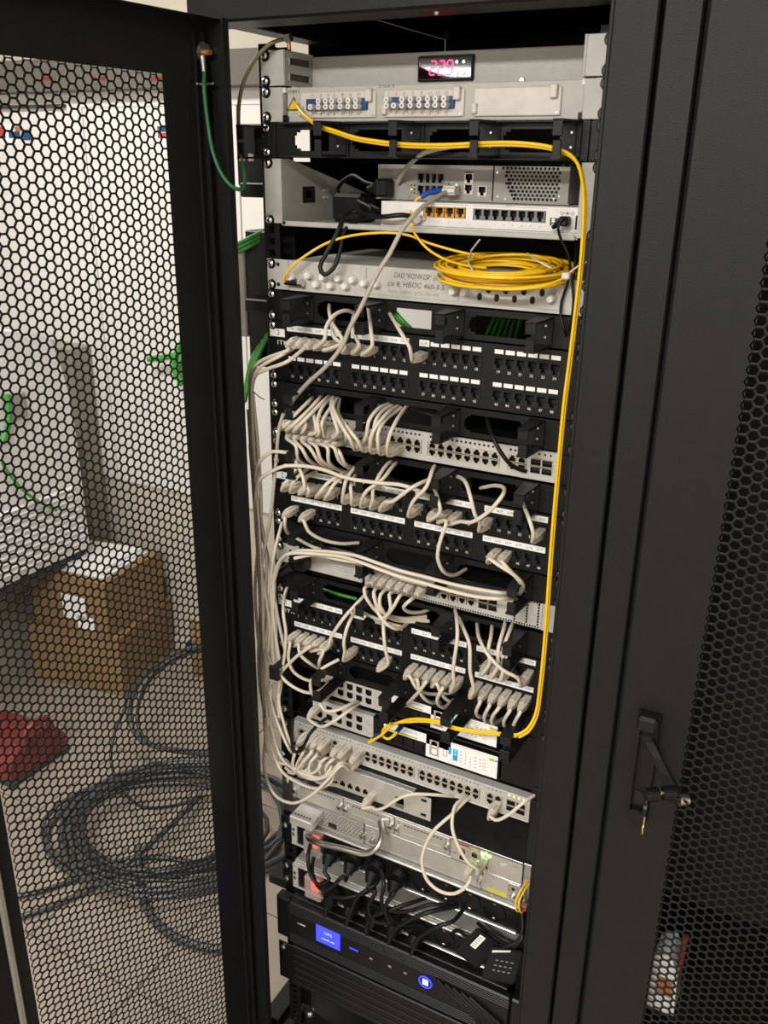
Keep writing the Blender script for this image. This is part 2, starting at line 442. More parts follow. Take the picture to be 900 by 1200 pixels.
# mounting rails with square holes (three to a rack unit)
for sx in (-1, 1):
    xa, xb = (-245, -219) if sx < 0 else (219, 245)
    hs = []
    for u in range(0, 40):
        for k in (6.35, 22.25, 38.1):
            z = -u * U - k; hs.append((sx * 232.5 - 4.7, sx * 232.5 + 4.7, z - 4.7, z + 4.7))
    b = MB().plate(xa, xb, -40 * U, 8, hs, 1.2, 2.0, 'ring_black', 'hole_black')
    xs_ = -245 if sx < 0 else 243
    b.box(xs_, xs_ + 2, 3, 45, -40 * U, 8, 'ring_black'); b.box(xa if sx < 0 else 222, (xa + 22) if sx < 0 else xb, 45, 47, -40 * U, 8, 'ring_black')
    b.box(xs_ - 1, xs_ + 2.5, 1.0, 5, -40 * U, 8, 'ring_black', 1)
    part('mounting_rail', b, cab)
for z in (-175, -340, -1450):
    part('rail_bracket', MB().box(-300, -246, 20, 60, z - 12, z + 8, 'ring_black', 2), cab)
# left door, swung open; built in its own frame: a along the leaf from the hinge, n towards the lit inner side
TH = math.radians(95.0); HX, HY = -268.0, -80.0
dA = np.array([math.cos(TH), -math.sin(TH), 0]); dN = np.array([math.sin(TH), math.cos(TH), 0])
def dw(V):
    V = np.asarray(V, float); return np.array([HX, HY, 0]) + V[..., 0:1] * dA + V[..., 1:2] * dN + V[..., 2:3] * np.array([0, 0, 1.0])
LC = BASE[cab.name]
WD, ZT, ZD = 521.0, 27.0, -1850.0
V, F, ext = hex_sheet(12.85, 79, 441, -1820, -35, 1.3, 2.35)
b = MB()
b.box(0, 81, 0, 1.4, ZD, ZT, 'door_black'); b.box(439, WD, 0, 1.4, ZD, ZT, 'door_black')
b.box(81, 439, 0, 1.4, -40, ZT, 'door_black'); b.box(81, 439, 0, 1.4, ZD, ext[2] + 6, 'door_black')
b.box(-1.4, 0, 0, 38, ZD, ZT, 'door_black', .5); b.box(0, 10, 36.6, 38, ZD, ZT, 'door_black')
b.box(12, 14, 1.4, 9, ZD + 20, ZT - 14, 'door_black'); b.box(24, 26, 1.4, 5, ZD + 20, ZT - 14, 'door_black')
b.box(WD, WD + 1.4, 0, 26, ZD, ZT, 'door_black'); b.box(0, WD, 0, 26, ZT - 1.4, ZT, 'door_black'); b.box(0, WD, 0, 26, ZD, ZD + 1.4, 'door_black')
b.box(459, 468, 1.4, 8, ZD + 20, ZT - 14, 'modem_grey', 2)  # fold of the black leaf in lighter grey, its lit look painted on
b.xf(dw)
door = part('door', b, cab)
o = bpy.data.objects.new('perforated_sheet', quad_mesh('perforated_sheet', dw(V), F, 'door_black', LC)); COL.objects.link(o); o.parent = door; o['kind'] = 'stuff'
b = MB(); b.cyl((8, 1.4, -4), (8, 10, -4), 3.5, 3.5, 8, 'steel'); b.box(10, 13, 2, 20, -48, -45, 'steel', .5); b.box(11, 30, 6, 9, -49, -46, 'steel', .5); b.xf(dw)
part('hinge_pin', b, door)
b = MB(); b.cyl((14, 1, -11), (14, 5, -11), 9, 8, 12, 'zinc'); b.cyl((14, 5, -11), (14, 19, -11), 3.6, 3.6, 10, 'copper'); b.xf(dw)
part('earth_stud', b, door, 'copper-coloured threaded earth stud with zinc nut')

# neighbour cabinet with its door closed
cab2 = thing('server_cabinet', 'closed black server cabinet with a perforated door at the right edge', 'server cabinet', (620, 320, -ZF))
part('front_post', MB().box(304.5, 343.5, YF, YF + 16, ZBOT, 24, 'frame_black', 2).box(341, 360, YF + 14, YF + 30, ZBOT, 24, 'hole_black'), cab2)
part('front_post', MB().box(857, 904, YF, YF + 16, ZBOT, 24, 'frame_black', 2), cab2)
part('top_beam', MB().box(304.5, 904, YF, YF + 60, 30, 112, 'frame_black', 3), cab2)
part('side_panel', MB().box(305, 307, YF + 20, 720, ZBOT, 60, 'frame_black'), cab2)
part('side_panel', MB().box(902, 904, YF + 20, 720, ZBOT, 60, 'frame_black'), cab2)
part('rear_panel', MB().box(307, 902, 716, 719, ZBOT, 60, 'frame_black'), cab2)
part('roof', MB().box(307, 902, YF + 60, 716, 92, 96, 'frame_black'), cab2)
part('base_plate', MB().box(307, 902, YF + 40, 716, ZB - 4, ZB, 'frame_black'), cab2)
part('equipment_stack', MB().box(372, 836, 60, 560, -1180, -40, 'hole_black').box(372, 836, 60, 560, ZB, -1600, 'hole_black'), cab2)
D0, D1 = 352.5, 853.0
V, F, ext = hex_sheet(12.85, 437, 768, -1820, -35, 1.3, 2.9)
V2 = V.copy(); V2[:, 1] = YF - 14 + V[:, 1]
b = MB()
for a in ((D0, 439, ZD, 26), (766, D1, ZD, 26), (439, 766, -40, 26), (439, 766, ZD, ext[2] + 6)): b.box(a[0], a[1], YF - 14, YF - 12.6, a[2], a[3], 'frame_black')
b.box(D0, D0 + 1.4, YF - 12.6, YF + 14, ZD, 26, 'frame_black'); b.box(D1 - 1.4, D1, YF - 12.6, YF + 14, ZD, 26, 'frame_black')
door2 = part('door', b, cab2)
L2 = BASE[cab2.name]
o = bpy.data.objects.new('perforated_sheet', quad_mesh('perforated_sheet', V2, F, 'frame_black', L2)); COL.objects.link(o); o.parent = door2; o['kind'] = 'stuff'
# swing handle: escutcheon with recess, lever hinged at the top and swung out
YD = YF - 14
b = MB(); zt, zb_ = -17.45 * U, -21.15 * U; hx0, hx1 = 375, 403
b.plate(hx0, hx1, zb_, zt, [(hx0 + 5, hx1 - 5, zb_ + 12, zt - 26)], YD - 9, 8, 'plastic_black', 'hole_black', 'plastic_black', thick=9)
b.box(hx0 + 1, hx1 - 1, YD - 22, YD - 8, zt - 22, zt, 'frame_black', 4); b.box(hx0 + 9, hx1 - 6, YD - 2.5, YD - .6, zb_ + 22, zb_ + 42, 'hole_black')
b.cyl(((hx0 + hx1) / 2, YD, zb_ + 5), ((hx0 + hx1) / 2, YD - 9.5, zb_ + 5), 14, 12, 18, 'plastic_black')
hd = part('handle', b, door2)
xc = (hx0 + hx1) / 2
pe = at(797, 940, YD - 62); pt = (xc, YD - 10, zt - 34)
dv = np.array(pe) - np.array(pt); Lh = np.linalg.norm(dv); dv /= Lh; nv = np.cross(np.array((1, 0, 0)), dv)
b = MB()
secs = []
for t, hw, ht in ((0, 9, 6), (.12, 10, 6), (.35, 8.5, 4.5), (.6, 8.5, 4.2), (.85, 10, 6), (.97, 11, 8), (1.0, 9, 6)):
    c = np.array(pt) + dv * Lh * t
    secs.append([c + np.array((sx * hw, 0, 0)) + nv * sn * ht for sx, sn in ((-.6, -1), (.6, -1), (1, -.5), (1, .5), (.6, 1), (-.6, 1), (-1, .5), (-1, -.5))])
vs_ = [p for s_ in secs for p in s_]; n_ = 8
b.add(vs_, [(i * n_ + k, i * n_ + (k + 1) % n_, (i + 1) * n_ + (k + 1) % n_, (i + 1) * n_ + k) for i in range(len(secs) - 1) for k in range(n_)] + [tuple(range(8))[::-1], tuple(range(len(vs_) - 8, len(vs_)))], 'plastic_black')
pl = np.array(pt) + dv * Lh * .86
nb = -nv if nv[2] > 0 else nv
kd = np.array((-.86, -.5, .0)); b.cyl(pl, pl + kd * 16, 9, 8.5, 16, 'plastic_black'); kp = pl + kd * 16; nb = kd
b.cyl(np.array(pe) - dv * 3, np.array(pe) - dv * 3 - nb * 12, 8, 6, 14, 'steel')
part('lever', b, hd)
ky = thing('door_keys', 'two small keys on a ring, one in the lock of the door handle', 'keys', tuple(kp))
b = MB(); b.cyl(kp - nb * 3, kp + nb * 5, 3, 3, 10, 'brass'); b.cyl(kp + nb * 4, kp + nb * 5.2, 8, 8, 14, 'brass'); b.cyl(kp + nb * 5.4 + dv * 2, kp + nb * 22 + dv * 2, 9, 8, 14, 'plastic_black')
part('key', b, ky, 'key with black bow sitting in the lock')
k0 = kp + nb * 17; kr = [k0 + np.array((0, math.cos(a) * 7, -6 + math.sin(a) * 8)) for a in np.linspace(0, 2 * math.pi, 20)]
part('key_ring', MB().tube(kr, .8, 6, 'steel'), ky)
kk = k0 + np.array((0, 0, -14)); b = MB(); b.cyl(kk + np.array((-2, 0, -8)), kk + np.array((2, 0, -8)), 11, 11, 16, 'plastic_black')
b.box(kk[0] - 1, kk[0] + 1, kk[1] - 3.2, kk[1] + 3.2, kk[2] - 46, kk[2] - 17, 'brass', .4); b.box(kk[0] - 1, kk[0] + 1, kk[1] - 4.6, kk[1] - 3, kk[2] - 40, kk[2] - 34, 'brass')
part('key', b, ky, 'hanging brass key with black bow')

# things standing inside the neighbour cabinet, seen through its perforated door
qa, qb = at(762, 1166, -48), at(798, 1112, -48)
zsb = qa[2]
part('inner_shelf', MB().box(372, 836, -70, 400, zsb - 4, zsb - 1, 'frame_black'), cab2)
x_ = (qa[0] + qb[0]) / 2; hb = qb[2] - zsb
solo('plastic_bag', MB().prism([(x_ - 26, zsb), (x_ + 22, zsb), (x_ + 18, zsb + hb * .7), (x_ + 6, zsb + hb), (x_ - 16, zsb + hb * .9), (x_ - 24, zsb + hb * .5)], 'y', -68, -20, 'paper').prism([(x_ - 6, zsb + hb * .3), (x_ + 14, zsb + hb * .3), (x_ + 14, zsb + hb * .6), (x_ - 6, zsb + hb * .6)], 'y', -69, -68, 'copper'), 'pale bag behind the perforated door at the lower right corner', 'bag', (x_, -44, zsb))
q = at(796, 1112, -50)
solo('marker_pen', MB().cyl((q[0] + 4, -50, zsb), (q[0] + 6, -46, q[2] + 24), 4, 4, 10, 'red_plastic'), 'thin red stick behind the perforated door at lower right', 'pen', (q[0], -50, zsb))

# ------------------------------------------------------------------ rack equipment: shared builders
def ears(parent, u0, u1, m='panel_black', y=0.0, xin=219.0, sc=True, cup=True, inset=None, t=2.0):
    """two mounting ears with their screws"""
    z0, z1 = -u1 * U + .5, -u0 * U - .5
    for sx in (-1, 1):
        part('mounting_ear', MB().box(sx * xin, sx * 241, y - t, y + 0.6, z0, z1, m, .6), parent)
    d = 6.35 if inset is None else inset
    if sc: screws(parent, [(sx * 232.5, y - t, z) for sx in (-1, 1) for z in (z1 - d, z0 + d)], cup)

_rings = {}
def ring_mesh(h, depth, wt, wf, gap, m='ring_black'):
    """D-ring of a cable manager: base, two arms, front tongue(s); centred on its base"""
    k = (h, depth, wt, wf, gap)
    if k in _rings: return _rings[k]
    b = MB(); hh = h / 2; t = 2.6
    b.box(-wt / 2, wt / 2, -2.2, 0, -hh, hh, m, .5)
    for sz in (-1, 1):
        za, zb2 = (hh - t, hh) if sz > 0 else (-hh, -hh + t)
        vs = [(-wt / 2, 0, za), (wt / 2, 0, za), (wf / 2, -depth, za), (-wf / 2, -depth, za)]
        vs += [(v[0], v[1], zb2) for v in vs]
        b.add(vs, [(0, 3, 2, 1), (4, 5, 6, 7), (0, 1, 5, 4), (1, 2, 6, 5), (2, 3, 7, 6), (3, 0, 4, 7)], m)
    b.box(-wf / 2, wf / 2, -depth, -depth + t, gap / 2 + 1, hh, m, .7)
    b.box(-wf * .42, wf * .42, -depth + 1, -depth + 1 + t, -hh, -gap / 2 + 1, m, .7)
    for z in (-hh * .38, hh * .38): b.cyl((1.5, -2.1, z), (1.5, -3.0, z), 1.7, 1.4, 8, 'steel')
    _rings[k] = b.mesh('cable_ring'); return _rings[k]

def manager(u, label, rings, depth=57, h=38, wt=21, wf=14, gap=6, windows=True, dz=0.0):
    z0, z1 = -(u + 1) * U + .4 + dz, -u * U - .4 + dz
    t = thing('cable_manager', label, 'cable manager', (0, 0, z0), 'horizontal cable managers')
    hs = []; zc = (z0 + z1) / 2
    rx = [r for r in rings if -200 < r < 210]
    if windows:
        for a, c in zip(rx[:-1], rx[1:]):
            a += 17; c -= 15
            hs += [(a + 9, c - 9, zc - 13, zc + 12), (a + 3, c - 3, zc - 10, zc + 9), (a, c, zc - 6, zc + 5)]
    b = MB().plate(-219, 219, z0, z1, hs, -1.5, 2.0, 'panel_black')
    b.box(-217, 217, -1.5, 9, z1 - 1.6, z1, 'panel_black'); b.box(-217, 217, -1.5, 9, z0, z0 + 1.6, 'panel_black')
    part('panel', b, t)
    ears(t, u - dz / U, u + 1 - dz / U, 'panel_black')
    me = ring_mesh(h, depth, wt, wf, gap)
    for r in rings: inst('cable_ring', me, (r, -1.5, zc), t)
    return t

BX = (-161.9, -53.9, 53.9, 161.9); PITCH = 15.35
PORT = {}
PM = _port(15.1, -7.2, 8.0, False, 'port_grey', hw=5.7, y=-.6, depth=10).mesh('port')
LW = MB().box(-6.2, 6.2, -.5, 0, -2.8, 2.8, 'label_white').mesh('label_window')
def px_(k): g = ((k - 1) % 24) // 6; return BX[g] + (((k - 1) % 24) % 6 - 2.5) * PITCH
def patch_panel(u, num, label, strips, windows, logo):
    zt, zb2 = -u * U - .4, -(u + 2) * U + .4
    t = thing('patch_bay', label, 'patch panel', (0, 0, zb2), '48-port patch panels')
    zr = (-u * U - 25.3, -u * U - 69.05)
    hs = [(g - 46.4, g + 46.4, z - 7.4, z + 8.2) for g in BX for z in zr]
    b = MB().plate(-217.6, 217.6, zb2, zt, hs, -1.8, 12, 'panel_black', thick=30)
    for g in BX:
        for z in zr: b.box(g - 46.4, g + 46.4, 10, 11, z - 7.4, z + 8.2, 'hole_black')
    part('panel', b, t)
    ears(t, u, u + 2, 'panel_black')
    for k in range(1, 49):
        z = zr[0] if k <= 24 else zr[1]
        inst('port', PM, (px_(k), -1.8, z), t); PORT[(num, k)] = (px_(k), -2.4, z)
    b = MB()
    for k in range(1, 49):
        z = zr[0] if k <= 24 else zr[1]
        b.text(str(k), px_(k), z - 11.4, -1.95, 3.7, 'ink_white')
    part('port_numbers', b, t)
    for (g, r, x0, x1, txt, dz_) in strips:
        z = zr[r] + 15.8 + dz_
        b = MB().box(BX[g] + x0, BX[g] + x1, -2.7, -1.8, z - 4.3, z + 4.3, 'label_white')
        n = len(txt)
        for i, s in enumerate(txt):
            b.text(s, BX[g] + x0 + (x1 - x0) * (i + .5) / n, z, -2.85, 3.4, 'ink')
        part('label_strip', b, t)
    for (g, r, js) in windows:
        for j in js: inst('label_window', LW, (BX[g] + (j - 2.5) * PITCH, -1.8, zr[r] + 15.4), t)
    b = MB().box(-238, -212, -3.2, -2.1, zt - 23, zt - 11.5, 'label_white').text(str(num), -223, zt - 17.2, -3.35, 8, 'ink')
    part('number_label', b, t)
    if logo: part('logo', MB().text('ITK', -216, zt - 31.5, -2.95, 6.4, 'ink_white', w=19), t)
    return t

def L_(a, n=6): return ['LL%02d' % i for i in range(a, a + n)]
# ------------------------------------------------------------------ U0: thermostat and fan unit
t = thing('thermostat_unit', 'grey steel rack unit with red digital temperature display at the top', 'thermostat unit', (0, 0, -U))
YT = 68.0
xa, xb = at(368, 66, YT)[0], at(700, 66, YT)[0]
b = MB().box(-203, 203, YT, YT + 260, -U + .5, -3, 'grey_paint', 1.2)
part('body', b, t)
for sx in (-1, 1):
    hs = [(0, 0, 0, 0)]
    b = MB()
    b.box(sx * 205, sx * 240, -2, 0, -43.5, -.5, 'ear_paint', .8); b.cyl((sx * 205, -1, -43.5), (sx * 205, -1, -.5), 2.2, 2.2, 10, 'ear_paint')
    br = part('bracket', b, t)
    # side plate with two ventilation slots
    xs_ = sx * 204
    hs = [(12, 62, -17, -9), (12, 62, -36, -28)]
    m_ = MB().plate(0, YT + 2, -43.5, -.5, hs, 0, 1.6, 'ear_paint', 'ear_paint', None)
    m_.v = [(xs_ + (-v[1] if sx < 0 else v[1]) * -1, v[0], v[2]) for v in m_.v]
    part('side_plate', m_, br)
    part('added_slot_backing', MB().box(xs_ + sx * 4, xs_ + sx * 5, 4, YT, -42, -4, 'beam_brown'), br)  # added plate, keeps the bright room from showing through the slots
screws(t, [(sx * 232.5, -2, z) for sx in (-1, 1) for z in (-6.6, -37.8)])
d0, d1 = at(490, 65, YT - 4), at(554, 95, YT - 4)
b = MB().box(d0[0], d1[0], YT - 5, YT + 4, d1[2] + 1, d0[2] - 1, 'plastic_black', 1.2).box(d0[0] + 2.2, d1[0] - 2.2, YT - 5.6, YT - 4, d1[2] + 4, d0[2] - 3.5, 'display_black', .4)
dsp = part('display', b, t, 'black digital temperature display')
def seven(b, cx, cz, w_, h_, on, y, m, sl=.12, th=1.7):
    S = {'a': (0, .5, 1), 'g': (0, 0, 1), 'd': (0, -.5, 1), 'f': (-.5, .25, 0), 'b': (.5, .25, 0), 'e': (-.5, -.25, 0), 'c': (.5, -.25, 0)}
    for s_ in on:
        fx, fz, hor = S[s_]; z = cz + fz * h_; x = cx + fx * w_ + sl * (z - cz)
        if hor: b.box(x - w_ * .40, x + w_ * .40, y, y + .3, z - th / 2, z + th / 2, m)
        else:
            q = h_ * .21; b.add([(x - th / 2 - sl * q, y, z - q), (x + th / 2 - sl * q, y, z - q), (x + th / 2 + sl * q, y, z + q), (x - th / 2 + sl * q, y, z + q)], [(0, 1, 2, 3)], m)
b = MB(); dw_ = d1[0] - d0[0]; zc = (d0[2] + d1[2]) / 2
for fx, on in ((.29, 'abged'), (.44, 'abged'), (.59, 'abcdfg')): seven(b, d0[0] + dw_ * fx, zc + .5, dw_ * .10, 16, on, YT - 6.0, 'red_led')
b.box(d0[0] + dw_ * .505, d0[0] + dw_ * .525, YT - 6, YT - 5.7, zc - 8, zc - 6.6, 'red_led'); b.box(d0[0] + dw_ * .10, d0[0] + dw_ * .135, YT - 6, YT - 5.7, zc + 1.5, zc + 3.6, 'red_led')
part('digits', b, dsp, 'glowing red seven-segment digits 22.9')
for fx in (.72, .84):
    for s_ in (1, -1):
        x, z = d0[0] + dw_ * fx, zc + s_ * 6.5
        part('button', MB().cyl((x, YT - 5, z), (x, YT - 7, z), 2.6, 2.1, 10, 'steel'), dsp)
q = at(612, 94, YT - 2)
part('bottom_screw', MB().cyl((q[0], YT, q[2]), (q[0], YT - 4, q[2]), 4, 3, 10, 'steel'), t)

# ------------------------------------------------------------------ U1: fibre-optic patch panel
t = thing('fiber_patch_panel', 'light grey fibre patch panel with two rows of blue couplers below the thermostat', 'fiber panel', (0, 0, -2 * U))
YO = 6.0
b = MB().box(-204, 206, YO, 230, -2 * U + .8, -U - 1, 'grey_paint', 1)
part('body', b, t)
for sx in (-1, 1):
    b = MB(); x_ = sx * 207
    b.box(x_, sx * 240, -2, 0, -2 * U + .8, -U - .8, 'ear_paint', .8); b.box(x_ - 1.2, x_ + 1.2, -2.4, YO + 30, -2 * U + 9, -U - 8, 'ear_paint', .8)
    b.box(sx * 206.5 - 3.5, sx * 206.5 + 3.5, 0, YO + 2, -U - 8, -U - 1.2, 'white_plastic', .8); b.box(sx * 206.5 - 5, sx * 206.5 + 5, 0, YO + 2, -2 * U + 1, -2 * U + 8.5, 'plastic_black', .8)
    part('mounting_ear', b, t)
screws(t, [(sx * 232.5, -2, z) for sx in (-1, 1) for z in (-U - 6.6, -2 * U + 6.6)])
PX = ((352, 107, 440, 135), (450, 105, 543, 136), (556, 102, 656, 136))
plates = []
for i, (a, c, d, e) in enumerate(PX):
    p0, p1 = at(a, (c + 1), YO - 3), at(d, e, YO - 3)
    x0, x1, z1, z0 = p0[0], p1[0], -1.17 * U, -1.88 * U
    b = MB().box(x0, x1, YO - 3, YO, z0, z1, 'light_plastic', 1)
    b.box(x1 - 13, x1 - 4, YO - 9, YO - 2, z1 - 13, z1 + 2, 'light_plastic', 1.2); b.box(x0 - 2, x0 + 5, YO - 7, YO - 2, z0 + 3, z0 + 15, 'light_plastic', 1)
    b.cyl((x1 - 4, YO - 3, z0 + 3), (x1 - 4, YO - 4, z0 + 3), 1.2, 1.2, 8, 'steel')
    pp = part('adapter_plate', b, t, 'blank adapter plate' if i == 2 else None); plates.append(pp)
    if i < 2:
        bx0, bx1 = at((359, 455)[i], 122, YO - 6)[0], at((430, 532)[i], 122, YO - 6)[0]
        za, zb2 = -1.36 * U, -1.67 * U
        part('coupler_block', MB().box(bx0, bx1, YO - 7, YO - 2, zb2, za, 'blue_adapter', .6), pp, 'dark blue fibre coupler block')
        cols = [366 + 285 * 0] if False else ((366.5, 376, 384.5, 391.7, 401.5, 410.7, 419.5), (455.5, 464, 473.5, 483.5, 493.5, 503.5, 512.5, 522.5))[i]
        for j, cx in enumerate(cols):
            x = at(cx, 122, YO - 10)[0]
            for r in (1, 0):
                if i == 0 and j == 0 and r == 1: continue
                if i == 1 and j == 1 and r == 1: continue
                z = -1.515 * U + (3.4 if r else -3.4)
                b = MB().cyl((x, YO - 6.5, z), (x, YO - 17, z), 4.0, 3.6, 12, 'white_plastic'); b.cyl((x, YO - 17.1, z), (x, YO - 17.3, z), 1.5, 1.5, 8, 'ink_grey')
                part('dust_cap', b, pp)
        b = MB()
        for j, cx in enumerate(cols):
            x = at(cx, 122, YO - 3)[0]
            b.text(str(2 * j + 1), x, -1.27 * U, YO - 3.15, 4.0, 'ink' if i == 0 else 'ink_red', slant=.15); b.text(str(2 * j + 2), x, -1.78 * U, YO - 3.15, 4.0, 'ink' if i == 0 else 'ink_red', slant=.15)
        part('handwritten_numbers', b, pp)
q = at(342, 113, YO); b = MB().text('2оак1', q[0] + 2, -1.13 * U, YO - .2, 5.2, 'ink', w=22, slant=.2); q2 = at(453, 104, YO); b.text('2 о.к 3', q2[0], -1.06 * U, YO - .2, 3.6, 'ink', w=22)
part('handwriting', b, t)
q = at(344, 122, YO)
part('laser_sticker', MB().prism([(q[0] - 11, q[2] - 8), (q[0] + 9, q[2] - 8), (q[0] + 1, q[2] + 9)], 'y', YO - .5, YO - .05, 'ink').prism([(q[0] - 8, q[2] - 6.3), (q[0] + 6.6, q[2] - 6.3), (q[0] + .8, q[2] + 6)], 'y', YO - .8, YO - .3, 'yellow_fiber'), t, 'yellow warning triangle sticker')

# ------------------------------------------------------------------ U2: plastic cable manager with hooks
t = thing('cable_manager', 'black plastic cable manager with square hooks and oval windows under the fibre patch panel', 'cable manager', (0, 0, -3 * U), 'horizontal cable managers')
z0, z1 = -3 * U + .4, -2 * U - .4; zc = (z0 + z1) / 2
hs = []
for a, c in ((-190, -110), (-98, -2), (14, 98), (112, 190)):
    hs += [(a + 9, c - 9, zc - 13, zc + 13), (a + 3, c - 3, zc - 10, zc + 10), (a, c, zc - 6, zc + 6)]
b = MB().plate(-217.6, 217.6, z0, z1, hs, -1.5, 4, 'ring_black'); b.box(-205, 207, -14, -1.5, z1 - 2, z1, 'ring_black', .5); b.box(-205, 207, -14, -1.5, z0, z0 + 2, 'ring_black', .5)
for x in (-104, 6, 105, 203): b.box(x - 1, x + 1, -4, -1, z0, z1, 'hole_black')
part('panel', b, t); ears(t, 2, 3, 'ring_black')
me = ring_mesh(42, 52, 26, 12, 4)
for x in (-120, -12, 95, 196): inst('cable_hook', me, (x, -1.5, zc + 1), t)
inst('cable_hook', me, (-241, -1.5, zc - 3), t)

# ------------------------------------------------------------------ U3-U4: shelf with a grey router and a white gateway
t = thing('rack_shelf', 'grey steel shelf with tall side plates carrying a router and a white gateway', 'shelf', (0, 0, -5 * U))
zt, zl = -3 * U - 1, -4.98 * U
for sx in (-1, 1):
    br = part('side_plate', MB().prism([(0, zl), (0, zt), (20, zt), (260, zl + 34), (260, zl)], 'x', sx * 212, sx * 213.8, 'shelf_grey'), t)
    part('mounting_ear', MB().box(sx * 212, sx * 240, -2, 0, zl + 2, zt, 'shelf_grey', .8), t)
    if sx < 0:
        for (y0, y1, za, zb2, m_) in ((52, 84, -4.35 * U, -3.85 * U, 'hole_black'), (60, 74, -4.2 * U, -4.0 * U, 'modem_grey'), (108, 124, -4.02 * U, -3.95 * U, 'white_plastic'), (108, 124, -4.24 * U, -4.17 * U, 'white_plastic')):
            part('cutout', MB().box(-211.9 - .3, -211.2, y0, y1, za, zb2, m_), br)
screws(t, [(sx * 232.5, -2, z) for sx in (-1, 1) for z in (-3 * U - 6.6, -5 * U + 6.6)])
part('tray', MB().box(-211.5, 211.5, -1, 260, zl, zl + 1.5, 'shelf_grey').box(-211, 211, -2.5, 0, zl - 1, -4.845 * U, 'shelf_grey', 1).cyl((-208, -2.2, -4.91 * U), (-208, -3.4, -4.91 * U), 2.5, 2.5, 8, 'hole_black'), t)

YW = 15.0
x0, x1 = at(447, 250, YW)[0], 211.0
zw0, zw1 = zl + 3, -4.17 * U
t = thing('voice_gateway', 'white flat gateway with four orange and eight grey sockets at the front of the shelf', 'gateway', (75, YW, zw0))
b = MB(); cxo = [at(c, 254, YW)[0] for c in (502.5, 514.5, 526.5, 539)]; cxg = [at(c, 256, YW)[0] for c in (560.2, 570.5, 580.6, 591, 601.4, 611.5, 622, 633)]
zc = -4.42 * U
hs = [(cxo[0] - 8, cxo[-1] + 8, zc - 7, zc + 6.5), (cxg[0] - 7.2, cxg[-1] + 7.2, zc - 8, zc + 6)]
b.plate(x0, x1, zw0, zw1, hs, YW, 8, 'white_plastic', mb='hole_black'); b.box(x0, x1, YW + 9, YW + 150, zw0, zw1, 'white_plastic', 1)
b.box(x0, x1, YW - .4, YW + 4, zw0 + 3.3, zw0 + 4, 'ink_grey')
part('body', b, t)
mo = _port(13, -6.5, 6.3, False, 'orange_port', 'orange_port', hw=5.2, y=-.5, depth=8).mesh('orange_port'); mg = _port(12.6, -7.6, 5.8, False, 'grey_port', 'hole_black', hw=4.2, y=-.5, depth=8).mesh('grey_port')
for x in cxo: inst('socket', mo, (x, YW, zc), t, 'orange socket')
for x in cxg: inst('socket', mg, (x, YW, zc), t, 'grey socket')
b = MB(); b.box(cxo[0] - 10, cxo[-1] + 10, YW - .3, YW, zc + 9.3, zc + 9.7, 'ink_grey'); b.box(cxg[0] - 9, cxg[-1] + 9, YW - .3, YW, zc + 9, zc + 9.4, 'ink_grey')
for i, x in enumerate(cxo): b.text(str(i + 1), x, zc - 12, YW - .2, 2.4, 'ink_grey')
for i, x in enumerate(cxg): b.text(str(i + 1), x, zc - 12.5, YW - .2, 2.4, 'ink_grey')
b.strokes((cxo[0] + cxo[-1]) / 2, zc + 11.5, YW - .2, 1.5, 8, 'ink_grey'); b.strokes((cxg[0] + cxg[-1]) / 2, zc + 11, YW - .2, 1.5, 10, 'ink_grey')
q = at(651, 260, YW)
b.box(q[0] - 7, q[0] + 4, YW - .3, YW, q[2] - 4.5, q[2] + 4.5, 'ink'); b.box(q[0] - 5, q[0] - 1, YW - .4, YW, q[2] - 1, q[2] + 4, 'white_plastic'); b.box(q[0] - 5, q[0] + 2, YW - .4, YW, q[2] - 3.6, q[2] - 2.6, 'white_plastic')
q = at(665, 250, YW); [b.tube([(q[0] + dx_ + 1.7 * math.cos(a), YW - .2, q[2] + 1.7 * math.sin(a)) for a in np.linspace(0, 6.29, 10)], .35, 4, 'ink_grey') for dx_ in (-7, 7)]; b.cyl((q[0], YW, q[2]), (q[0], YW - .4, q[2]), 1.7, 1.7, 10, 'ink_grey'); b.box(q[0] - 5, q[0] + 5, YW - .3, YW, q[2] - .3, q[2] + .3, 'ink_grey'); q = at(663, 271, YW); b.strokes(q[0] - 6, -4.79 * U, YW - .2, 1.5, 24, 'ink_grey')
part('print', b, t)
q = at(679, 261, YW); part('power_switch', MB().box(q[0] - 5, q[0] + 5, YW - 1, YW, q[2] - 8, q[2] + 8, 'plastic_black', .5).box(q[0] - 3.4, q[0] + 3.4, YW - 2.2, YW, q[2] - 6, q[2] + 6, 'hole_black', 1), t)
q = at(491, 256, YW); part('power_jack', MB().cyl((q[0], YW, q[2]), (q[0], YW - 8, q[2]), 6.5, 6, 14, 'steel').cyl((q[0] + 8, YW, q[2]), (q[0] + 8, YW - 3, q[2]), 3, 3, 8, 'steel'), t)

